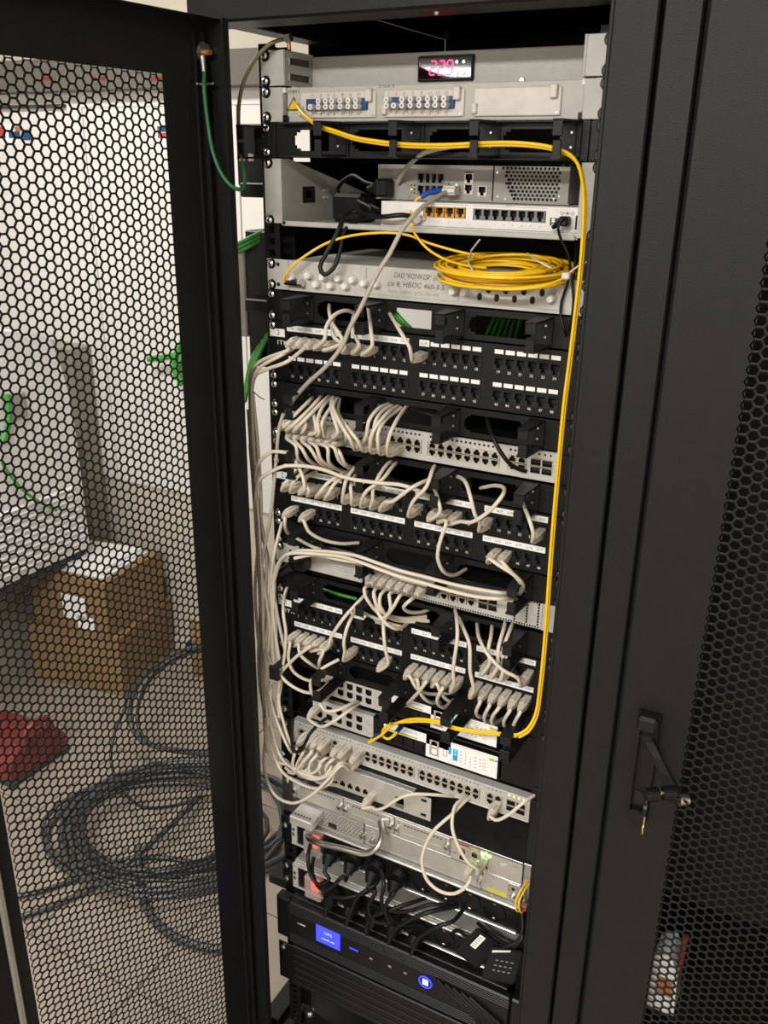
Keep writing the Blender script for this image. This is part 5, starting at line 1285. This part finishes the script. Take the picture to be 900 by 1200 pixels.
for (a, c) in (((433, 869.6, -46), (443, 861, -18)), ((461, 862.4, -40), (472, 849, -14))):
    p0, p1 = np.array(at(*a)), np.array(at(*c)); d = (p1 - p0)
    ft = thing('fiber_connector', 'blue fibre connector at the end of the %s yellow fibre by the stacked switches' % ('left' if a[0] < 440 else 'curled'), 'connector', tuple(p0))
    part('boot', MB().cyl(p0 - d * .05, p0 + d * .3, 2.4, 3.4, 10, 'yellow_fiber'), ft, 'yellow strain boot'); part('housing', MB().cyl(p0 + d * .25, p1, 4.2, 4.6, 4, 'navy', smooth=False), ft)
cord('yellow fibre arching from the cross box connector to the coil', S('334,330,-14 334,324,-20 345,310,-22 362,297,-22 385,284,-18 410,276.5,-12 440,273,-6 460,273,0 480,276,4 500,284,10 530,293,14 556,299,16'), m='yellow_fiber', r=1.8, group=None, name='fiber_cable')
p0, p1 = np.array(at(334, 331, -12)), np.array(at(355, 332, -10)); solo('cable_connector', MB().cyl(p0, p0 + (p1 - p0) * .8, 3.4, 4.6, 10, 'plastic_black').cyl(p0 + (p1 - p0) * .75, p1, 5.2, 5.2, 10, 'steel'), 'black booted fibre connector at the left end of the cross box', 'connector', tuple(p0))
cord('yellow fibre dropping from the blue sleeve to the coil', S('493,231,28 489,233,26 483,242.7,20 481,257,6 485.8,273,-4 500,290.7,-4 519.6,303,2 545,311,-8 570,314,-14'), m='yellow_fiber', r=1.8, group=None, name='fiber_cable')
cc = np.array(at(594, 314, 20)); pts = []
turns = 17
for i in range(turns * 26 + 1):
    a = 2 * math.pi * i / 26; tn = i / 26
    k = 1 + .05 * math.sin(tn * 2.3) + .04 * math.cos(tn * 5.1) - .55 * (tn / turns) ** 2
    rx, ry = 88 * k, 74 * k
    x = cc[0] + rx * math.cos(a) + 3 * math.sin(tn * 3.7); y = ry * math.sin(a) + 12 + 3 * math.cos(tn * 2.9)
    z = cc[2] - 1 + 7.5 * math.sin(a) + 6.5 * math.sin(tn * 1.9) + (2.5 * math.sin(a * .5 + tn))
    pts.append((x, y, z))
coil = solo('fiber_coil', MB().tube(pts, 1.9, 6, 'yellow_fiber'), 'flat coil of yellow fibre cable lying on the grey cross box', 'cable coil', tuple(cc))
b = MB().tube(crom([(p[0], p[1], p[2]) for p in (at(522, 318, -4), at(532, 330, -34), at(560, 336, -56), at(600, 339, -62), at(640, 334, -50), at(668, 322, -20), at(674, 314, 10))]), 1.9, 6, 'yellow_fiber')
part('loose_turn', b, coil)
for s in ('552,296,20 549,308,-20 555,318,-40', '618,297,20 634,308,-34 646,314,-40', '660,325,-20 664,322,-30 676,313,-22 690,306,-10', '552,294,20 558,286,10 562,281,4'):
    part('cable_tie', MB().tube(crom([at(*p) for p in S(s)]), 1.3, 5, 'tie_white'), coil, 'translucent white cable tie')
q = at(664, 323, -30); part('cable_tie', MB().box(q[0] - 5, q[0] + 5, -36, -26, q[2] - 4, q[2] + 4, 'tie_white', 1.5), coil, 'cable tie head')

# green trunk cables behind the rail and behind the panels
GR = dict(m='green_cable', r=3.1, name='trunk_cable', group='green trunk cables', cat='cable')
for i in range(5):
    cord('green trunk cable in the sloping bundle left of the rail, beside the number 3', S('%g,%g,26 %g,%g,34 %g,%g,44 %g,%g,60' % (284 + i * 3, 482 - i * 11, 288 + i * 4, 452 - i * 9, 296 + i * 5, 418 - i * 7, 318 + i * 3, 380 - i * 6)), **GR)
for i in range(3):
    cord('green trunk cable in the short bundle left of the shelf ear', S('%g,%g,30 %g,%g,40 %g,%g,60' % (278, 296 - i * 5, 296, 287 - i * 5, 322, 272 - i * 4)), **GR)
for i in range(6):
    cord('green trunk cable seen through the right window of the manager under the cross box', S('%g,395,120 %g,376,110 %g,366,100' % (570 + i * 7, 578 + i * 6.5, 586 + i * 6)), **GR)
for i in range(2):
    cord('dark green trunk cable behind the right side of the grey router', S('%g,192,130 %g,215,130 %g,240,130' % (660 + i * 9, 668 + i * 8, 676 + i * 7)), **GR)
for i in range(2): cord('green trunk cable end beside the alone climbing cord', S('%g,%g,20 %g,%g,14 %g,%g,22' % (456 + i * 4, 362, 466 + i * 4, 374, 478 + i * 4, 386)), **GR)
for i in range(3): cord('green trunk cable tail through the third window of the manager below the upper silver switch', S('%g,560,60 %g,571,50 %g,578,60' % (540 + i * 5, 538 + i * 6, 536 + i * 6)), **GR)
for i in range(2): cord('green trunk cable seen under the power-supply cover of the pale switch', S('%g,%g,60 %g,%g,50 %g,%g,60' % (370, 688 + i * 6, 395, 696 + i * 6, 418, 702 + i * 6)), **GR)

# vertical duct and socket strip on the left, behind the door edge
solo('vertical_cable_duct', MB().box(-318, -262, 40, 90, -172, -88, 'ring_black', 2).box(-312, -303, 39, 41, -138, -128, 'white_plastic').box(-296, -287, 39, 41, -138, -128, 'white_plastic'), 'black bracket block with two pale slots behind the rail at upper left', 'bracket', (-290, 65, -172))
solo('vertical_cable_duct', MB().box(-330, -312, 40, 100, -395, -255, 'modem_grey', 2).box(-312, -272, 44, 100, -440, -235, 'ring_black', 2), 'tall black and grey bracket left of the rail beside the fibre cross box', 'bracket', (-300, 70, -440))

# earthing wire of the door
lug = np.array(dw([[14, 8, -11]])[0])
ew = thing('earth_wire', 'green and yellow earth wire from the open door to the cabinet roof', 'wire', tuple(lug))
path = [lug + (0, -3, -10), lug + (2, -3, -24)] + [np.array(at(*p)) for p in S('239,100,-106 243,140,-106 250,180,-106 261,206,-104 274,220,-100 283,222,-90 287,212,-70 284,190,-54 280,160,-44 281,115,-34 290,85,-26 305,62,-20 319,50,-16 333,46,-12')]
C_ = crom(path, 6); h = int(len(C_) * .56)
part('green_section', MB().tube(C_[:h + 1], 2.6, 8, 'earth_green'), ew, 'green insulated half'); part('olive_section', MB().tube(C_[h:], 2.6, 8, 'earth_olive'), ew, 'olive insulated half')
b = MB().cyl(lug + (0, -3, 4), lug + (2.5, -3, 4), 8, 8, 14, 'zinc'); b.cyl(lug + (0, -3, -4), lug + (1, -3, -22), 4.2, 3.2, 10, 'zinc'); part('cable_lug', b, ew)
q = np.array(at(335, 46, -10)); b = MB().cyl(q, q + (8, 0, 2), 5, 5, 10, 'zinc').cyl(q + (4, 0, 4), q + (5, 0, -12), 2.6, 2.6, 8, 'copper'); part('cable_lug', b, ew)

# side ring of the manager on the far left, low
q = at(323, 786, -60)
solo('side_ring', MB().box(q[0] - 10, q[0] + 8, -66, -60, q[2] - 16, q[2] + 10, 'ring_black', 1.5).box(q[0] - 6, q[0] + 8, -60, 3, q[2] + 6, q[2] + 9, 'ring_black', .8).box(q[0] - 6, q[0] + 8, -60, 3, q[2] - 16, q[2] - 13, 'ring_black', .8).box(q[0] - 6, q[0] + 10, -1, 3, q[2] - 18, q[2] + 12, 'ring_black', .8), 'black cable ring standing alone left of the stacked switches', 'cable ring', (q[0], 0, q[2]))

# power plugs and leads at the power strips
def schuko(x, y, z, label, lead):
    t = thing('power_plug', label, 'power plug', (x, y, z), 'black power plugs in the strips')
    b = MB().cyl((x, y, z), (x, y - 16, z), 17, 16, 20, 'plastic_black'); b.cyl((x, y - 16, z), (x + 1, y - 30, z - 12), 14, 7.5, 14, 'plastic_black'); part('housing', b, t)
    P = [(x + 1, y - 28, z - 11), (x + 1, y - 36, z - 20)] + [at(*p) for p in S(lead, -50)]
    part('lead', MB().tube(crom(P, 7), 3.6, 8, 'cable_black'), t)
ORD = ('first', 'second', 'third', 'fourth', 'fifth', 'sixth', 'seventh', 'eighth')
for i, lead in ((0, '386,1030,-58 372,1036,-62 364,1025,-58 361,1005,-50 366,985,-20 380,985,15'), (1, '402,1027,-60 388,1040,-66 374,1040,-62 366,1022,-52 370,1000,-20 385,992,10'), (2, '440,1045,-62 432,1062,-64 438,1078,-60 452,1082,-50 480,1076,-24'), (3, '462,1046,-66 452,1062,-66 456,1078,-60 470,1084,-44 492,1078,-14')):
    schuko(SX[i], -18, zc1, 'black power plug in the %s socket of the upper power strip' % ORD[i], lead)
for i, lead in ((0, '388,1052,-60 402,1052,-62 424,1048,-50 440,1040,-24'), (1, '412,1066,-58 420,1050,-62 440,1036,-44 446,1025,-16'), (2, '432,1078,-58 446,1070,-62 470,1062,-50 500,1052,-14'), (3, '460,1092,-58 480,1078,-62 506,1068,-48 536,1062,-14'), (4, '490,1100,-60 512,1086,-62 530,1080,-48 543,1066,-10')):
    schuko(SX[i], -18, zc2, 'black power plug in the %s socket of the lower power strip' % ORD[i], lead)
cord('loose black power lead lying over the steel tray on the left', S('432,1060,-30 450,1066,-52 478,1068,-56 505,1060,-46 530,1062,-20 548,1066,10'), r=3.5, m='cable_black', group=None, name='power_lead')
cord('loose black power lead hooked around the plugs of the lower strip', S('446,1020,-44 450,1036,-62 447,1056,-66 455,1073,-60 476,1084,-40 500,1084,-10'), r=3.5, m='cable_black', group=None, name='power_lead')
cord('black lead running along the right end of the lower power strip', S('560,1082,-10 574,1094,-30 588,1104,-40 602,1108,-46 612,1100,-40 612,1080,-20 611,1050,-14'), r=3.2, m='cable_black', group=None, name='power_lead')
for i, (dx, s) in enumerate(((0, '618,1032,-20 610,1044,-40 604,1058,-46 606,1068,-44 611,1066,-34 614,1054,-20'), (3, '620,1036,-18 613,1046,-36 608,1060,-42 611,1070,-40 616,1062,-24'))):
    cord('thin yellow wire hanging at the right end of the silver router, %s of two' % ('outer', 'inner')[i], S(s), r=1.6, m='yellow_fiber', group=None, name='fiber_cable')
q = at(614, 1062, -30); solo('cable_connector', MB().box(q[0] - 5, q[0] + 6, -36, -26, q[2] - 5, q[2] + 5, 'red_plastic', 1), 'small red connector at the right end of the silver router', 'connector', (q[0], -30, q[2]))

# two power adapters on top of the UPS at the right
def skew_box(name, label, c, ax, ay, az, m, extra=None):
    """slab centred at c with half-axis vectors"""
    c, ax, ay, az = [np.array(v, float) for v in (c, ax, ay, az)]
    b = MB().box(-1, 1, -1, 1, -1, 1, m, .12); b.xf(lambda v: c + v[0] * ax + v[1] * ay + v[2] * az)
    t = thing(name, label, 'power adapter', tuple(c)); part('case', b, t)
    return t, (c, ax, ay, az)
zu_ = -31.74 * U
q = at(556, 1118, -58)
t, fr = skew_box('power_adapter', 'black power adapter with a white printed sticker leaning over the power supply', (q[0], -44, q[2] + 0), (20, 3, -11), (-3, 9, -8), (13, 15, 18), 'matte_black')
c, ax, ay, az = fr
def on(fr, u, v, o=1.02): c, ax, ay, az = fr; return c + ax * u - ay * o + az * v
b = MB(); p = [on(fr, *k) for k in ((-.55, -.1), (-.1, -.1), (-.1, .8), (-.55, .8))]; b.add(p, [(0, 1, 2, 3)], 'label_white')
for k in range(6):
    p = [on(fr, *kk, 1.03) for kk in ((-.48, -.02 + k * .13), (-.2, -.02 + k * .13), (-.2, .03 + k * .13), (-.48, .03 + k * .13))]; b.add(p, [(0, 1, 2, 3)], 'ink_grey')
part('sticker', b, t, 'white printed sticker')
part('lead', MB().tube(crom([tuple(c + az * .95), at(548, 1098, -40), at(536, 1090, -30), at(528, 1096, -20)]), 3, 8, 'cable_black'), t)
q = at(588, 1132, -60)
t, fr = skew_box('power_adapter', 'black square power adapter with pale edge label, right end of the power supply', (q[0], -56, q[2]), (25, 8, -1), (-3, 9, -8), (1, 17, 19), 'matte_black')
b = MB(); p = [on(fr, *k) for k in ((-.85, .62), (.2, .82), (.2, .93), (-.85, .75))]; b.add(p, [(0, 1, 2, 3)], 'tie_white')
for r in range(3):
    for k in range(4): p = [on(fr, -.5 + k * .3 + dx_, .2 - r * .3 + dz_, 1.03) for dx_, dz_ in ((0, 0), (.16, 0), (.16, .05), (0, .05))]; b.add(p, [(0, 1, 2, 3)], 'ink_grey')
part('print', b, t)
c, ax, ay, az = fr
part('lead', MB().tube(crom([tuple(c + az * .9), at(590, 1110, -50), at(604, 1105, -44), at(612, 1092, -34), at(612, 1070, -20)]), 3, 8, 'cable_black'), t)

# ------------------------------------------------------------------ the room behind, seen through the perforated door
WY = 1190
b = MB().box(-1768, -1168, WY - 8, WY, -1228, 12, 'board_white', 1.5)
solo('wall_board', b, 'tall white panel on the back wall behind the open cabinet door', 'panel', (-1468, WY, -1228))
solo('wall_board', MB().box(-3000, -1772, WY - 8, WY, -1228, 14, 'board_white', 1.5), 'wide white panel on the back wall left of the other panel', 'panel', (-2400, WY, -1228))
solo('wall_board', MB().box(-1164, 700, WY - 8, WY, -1232, 12, 'board_white', 1.5), 'white wall panel behind the cabinet, seen in the gap left of the rail', 'panel', (-300, WY, -1228))
solo('dark_strip', MB().box(-2500, -1834, WY - 24, WY - 8, 14, 24, 'shade_and_trim_dark', 1), 'thin dark strip along the top of the left wall panel', 'strip', (-2100, WY - 8, 19))
b = MB()
for px__, py__, w_, h_, m_ in ((2, 155, 18, 18, 'ink_red'), (10, 158, 34, 30, 'label_white'), (17, 158, 26, 10, 'blue_adapter'), (21, 151, 14, 7, 'copper'), (32, 158, 20, 16, 'blue_adapter')):
    q = at(px__, py__, WY - 8.5); b.box(q[0] - w_, q[0] + w_, WY - 9.5 - (0 if m_ == 'label_white' else .6), WY - 8, q[2] - h_, q[2] + h_, m_)
q = at(20, 158, WY - 8.5)
solo('wall_sticker', b, 'red and blue sticker strip on the left wall panel', 'sticker', q)
q = at(192, 163, WY - 8.5)
solo('wall_sticker', MB().box(q[0] - 26, q[0] + 26, WY - 9.2, WY - 8, q[2] - 42, q[2] + 42, 'label_white').box(q[0] - 22, q[0] + 22, WY - 9.8, WY - 9, q[2] + 2, q[2] + 18, 'ink_red').box(q[0] - 22, q[0] + 22, WY - 9.8, WY - 9, q[2] + 20, q[2] + 36, 'blue_adapter'), 'white sticker with red and navy bars on the wall panel beside the door edge', 'sticker', q)
for i, px__ in enumerate((55, 116, 185)):
    q = at(px__, 92, 1129); solo('duct_sticker', MB().box(q[0] - 34, q[0] + 34, 1128.5, 1130, q[2] - 14, q[2] + 14, 'beam_brown').box(q[0] - 26, q[0] + 26, 1128, 1129, q[2] - 6, q[2] + 5, 'red_plastic'), 'faint red mark on the brown wall duct, %s of three' % ('left', 'middle', 'right')[i], 'sticker', q)
# grey housing on the left, with louvres and green wires
HXX = -1700
prof = [(60, -1392), (949, -1392), (945, -961), (933, -843), (914, -748), (889, -671), (845, -640), (795, -628), (705, -612), (60, -605)]
t = thing('equipment_housing', 'large light grey equipment housing with a rounded top corner behind the open door', 'equipment', (HXX - 250, 500, -ZF))
part('shell', MB().prism(prof, 'x', HXX - 500, HXX, 'housing_grey'), t)
part('underside_shade', MB().box(HXX - 500, HXX - 20, 60, 950, -1440, -1392, 'shade_and_trim_dark', 3), t); part('stand', MB().box(HXX - 500, HXX - 230, 100, 900, -ZF, -1440, 'modem_grey', 2), t)  # first slab is painted dark to stand for shade under the housing
for k in range(11):
    z = -1366 + k * 20; part('louvre', MB().prism([(HXX - 2, z), (HXX + 9, z + 3), (HXX + 9, z + 6), (HXX - 2, z + 12)], 'y', 470, 930 - k * 2, 'housing_grey'), t)
def gw(s): return crom([np.array(atx(px__, py__, HXX + 14)) for px__, py__ in s], 14)
for i, (s, r) in enumerate((([(8, 462), (10, 482), (9, 500), (2, 520)], 9), ([(2, 542), (14, 560), (30, 577), (46, 588), (66, 598)], 5))):
    solo('green_wire', MB().tube(gw(s), r, 8, 'green_cable'), ('thick green cable on the upper part of the grey housing', 'thin green wire hanging down the grey housing above its louvres')[i], 'cable', tuple(np.array(atx(*s[0], HXX + 14))))
q = atx(15, 468, HXX + 2); solo('dark_clip', MB().box(HXX, HXX + 16, q[1] - 30, q[1] + 40, q[2] - 60, q[2] + 20, 'modem_grey', 4), 'grey clip on the housing beside the green cable', 'clip', q)
solo('wall_box', MB().box(-2500, -1836, 1090, WY - 8.2, -1560, -742, 'wall_box_beige', 3), 'flat brown-grey box on the wall behind the grey housing', 'box', (-2100, 1150, -1560))
# cardboard boxes
def carton(name, label, corner, ang, w_, d_, z0, h_, extra=None):
    """carton whose nearest vertical edge stands at corner; sides run left-back and right-back"""
    c, s_ = math.cos(ang), math.sin(ang)
    A = np.array((-c, s_)); B = np.array((s_, c)); o = np.array(corner[:2])
    t = thing(name, label, 'box', (o[0], o[1], z0))
    f = lambda u, v: tuple(o + A * u + B * v)
    b = MB(); P = [f(0, 0), f(w_, 0), f(w_, d_), f(0, d_)]; b.prism(P, 'z', z0, z0 + h_, 'cardboard'); part('body', b, t)
    b = MB(); e = 2
    b.prism([f(-e, -e), f(w_ + e, -e), f(w_ + e, d_ / 2 - 1), f(-e, d_ / 2 - 1)], 'z', z0 + h_, z0 + h_ + 3, 'cardboard'); part('flap', b, t)
    b = MB(); b.prism([f(-e, d_ / 2 + 1), f(w_ + e, d_ / 2 + 1), f(w_ + e, d_ + e), f(-e, d_ + e)], 'z', z0 + h_, z0 + h_ + 3, 'cardboard'); part('flap', b, t)
    return t, f
n1 = atz(147, 817, -ZF); l1 = atz(44, 795, -ZF)
ang1 = math.atan2(l1[1] - n1[1], n1[0] - l1[0]); h1 = 228
t, f1 = carton('cardboard_box', 'large brown cardboard box on the floor behind the open door, under another box', n1, ang1, 380, 330, -ZF, h1)
zb_b = -ZF + h1 + 3.2
n2 = atz(128, 748, zb_b); l2 = atz(50, 727, zb_b); ang2 = math.atan2(l2[1] - n2[1], n2[0] - l2[0])
p_top = at(139, 686, n2[1]); h2 = min(p_top[2] - zb_b, -1450 - zb_b)
t, f2 = carton('cardboard_box', 'brown cardboard box with a white label lying on the larger box', n2, ang2, 330, 300, zb_b, h2)
b = MB(); o_ = -1.2
for (u0_, u1_, v0, v1) in ((90, 190, 40, 130), (60, 130, 12, 60)): b.prism([f2(u0_, o_), f2(u1_, o_), f2(u1_, -.2), f2(u0_, -.2)], 'z', zb_b + v0, zb_b + v1, 'label_white')
part('shipping_label', b, t, 'white shipping label')
zt_b = zb_b + h2 + 3.4
t = thing('paper_stack', 'stack of white sheets on top of the cardboard boxes', 'papers', (*f2(150, 150), zt_b))
for i in range(3):
    part('sheet', MB().prism([f2(20 + i * 14, 30 + i * 8), f2(280 - i * 10, 20 + i * 12), f2(270 - i * 4, 250 - i * 10), f2(30 + i * 6, 270 - i * 6)], 'z', zt_b + i * 8, zt_b + i * 8 + 6.5, 'paper'), t)
n3 = atz(215, 792, -ZF)
t, f3 = carton('cardboard_box', 'opened brown cardboard box on the floor right of the stacked boxes', (n3[0] + 40, n3[1] + 10), math.radians(50), 330, 260, -ZF, 150)
q = at(226, 762, n3[1] + 60); solo('cable_box', MB().box(q[0] - 30, q[0] + 50, q[1], q[1] + 70, q[2] - 30, q[2] + 30, 'navy', 4), 'small navy blue pack on the opened cardboard box', 'box', (q[0], q[1], q[2]))
# cable coils on the floor
def ell(cx, cy, rx, ry, z, n, jit, r, m, rot=0.0):
    P = []
    for i in range(n * 22 + 1):
        a = 2 * math.pi * i / 22; tn = i / 22
        x = rx * (1 + jit * math.sin(tn * 2.1)) * math.cos(a); y = ry * (1 + jit * math.cos(tn * 2.7)) * math.sin(a)
        P.append((cx + x * math.cos(rot) - y * math.sin(rot) + 14 * math.sin(tn * 1.7), cy + x * math.sin(rot) + y * math.cos(rot), z + r + (tn * 2 * r * .35) + 4 * abs(math.sin(tn * 3))))
    return MB().tube(P, r, 8, m)
solo('cable_coil', ell(-900, 420, 330, 250, -ZF, 6, .13, 7, 'coil_grey', .5), 'large loose coil of grey cable on the floor behind the open door', 'cable coil', (-900, 420, -ZF), 'floor coils')
solo('cable_coil', ell(-900, 380, 240, 190, -ZF + 40, 3, .12, 6.5, 'coil_dark', .4), 'smaller dark coil of cable lying inside the large grey coil', 'cable coil', (-900, 380, -ZF), 'floor coils')
zz = -ZF + 14
def floor_cable(label, s, r, m):
    P = crom([np.array(atz(px__, py__, -ZF + r + 1)) + (0, 0, h_) for px__, py__, h_ in s], 18)
    solo('floor_cable', MB().tube(P, r, 8, m), label, 'cable', tuple(P[0]))
floor_cable('thick grey cable bending over the floor in the lower part of the open door', [(163, 1000, 20), (163, 1030, 6), (175, 1070, 0), (200, 1095, 0), (240, 1110, 0), (300, 1112, 0)], 10, 'coil_grey')
floor_cable('pair of grey cables leaving the coil towards the left, upper one', [(10, 1052, 0), (50, 1044, 0), (100, 1026, 0), (150, 1014, 20), (200, 1017, 30), (260, 1019, 0)], 7, 'coil_dark')
floor_cable('pair of grey cables leaving the coil towards the left, lower one', [(15, 1078, 0), (60, 1062, 0), (110, 1040, 0), (160, 1012, 24), (200, 980, 34), (235, 940, 20)], 8, 'coil_grey')
P = [at(*p) for p in S('262,752,700 235,757,690 200,768,680 172,788,660 156,815,640 152,842,610 160,862,580 180,874,560 215,880,540 262,884,520')]
solo('cable_coil', MB().tube(crom(P, 18), 8, 8, 'coil_grey').tube(crom([np.array(p) + (20, 10, -8) for p in P], 18), 6, 8, 'coil_dark'), 'upright loop of thick grey cable leaning in front of the cardboard boxes', 'cable coil', tuple(P[0]))
cord('thin dark cable dropping from the boxes to the floor coil', S('152,800,640 146,830,600 134,860,540 130,890,480 140,920,430 165,945,380 200,945,370 235,935,380', 600), r=5, m='coil_dark', group=None, name='floor_cable')
floor_cable('dark cable on the tiles in the gap left of the mounting rail', [(296, 1000, 0), (316, 986, 0), (334, 970, 0), (350, 958, 0)], 8, 'coil_dark')
# red thing with a handle, far left on the floor
q = atz(30, 892, -ZF)
t = thing('tool_case', 'red tool case with an arched handle at the far left on the floor', 'tool case', q)
b = MB().prism([(q[1] - 110, -ZF), (q[1] + 110, -ZF), (q[1] + 100, -ZF + 70), (q[1] + 40, -ZF + 120), (q[1] - 60, -ZF + 120), (q[1] - 105, -ZF + 70)], 'x', q[0] - 130, q[0] + 70, 'red_plastic'); part('body', b, t)
part('handle', MB().tube(crom([(q[0] + 72, q[1] - 60, -ZF + 90), (q[0] + 80, q[1] - 40, -ZF + 160), (q[0] + 78, q[1] + 30, -ZF + 165), (q[0] + 72, q[1] + 60, -ZF + 90)], 8), 11, 8, 'red_plastic'), t)
part('foot', MB().box(q[0] - 120, q[0] + 76, q[1] - 114, q[1] + 114, -ZF, -ZF + 18, 'shade_and_trim_dark', 3), t)
# green cable tangle on the wall panel beside the door edge
for i, s in enumerate(('216,396,1150 210,408 205,425 207,445', '222,400,1150 214,420 208,432 212,450', '212,410,1150 205,416 190,419 174,421', '226,430,1150 216,444 210,450')):
    cord('green cable hanging against the white wall panel beside the door edge', S(s, 1150), r=10, m='green_cable', group='green cables on the wall panel', name='trunk_cable')
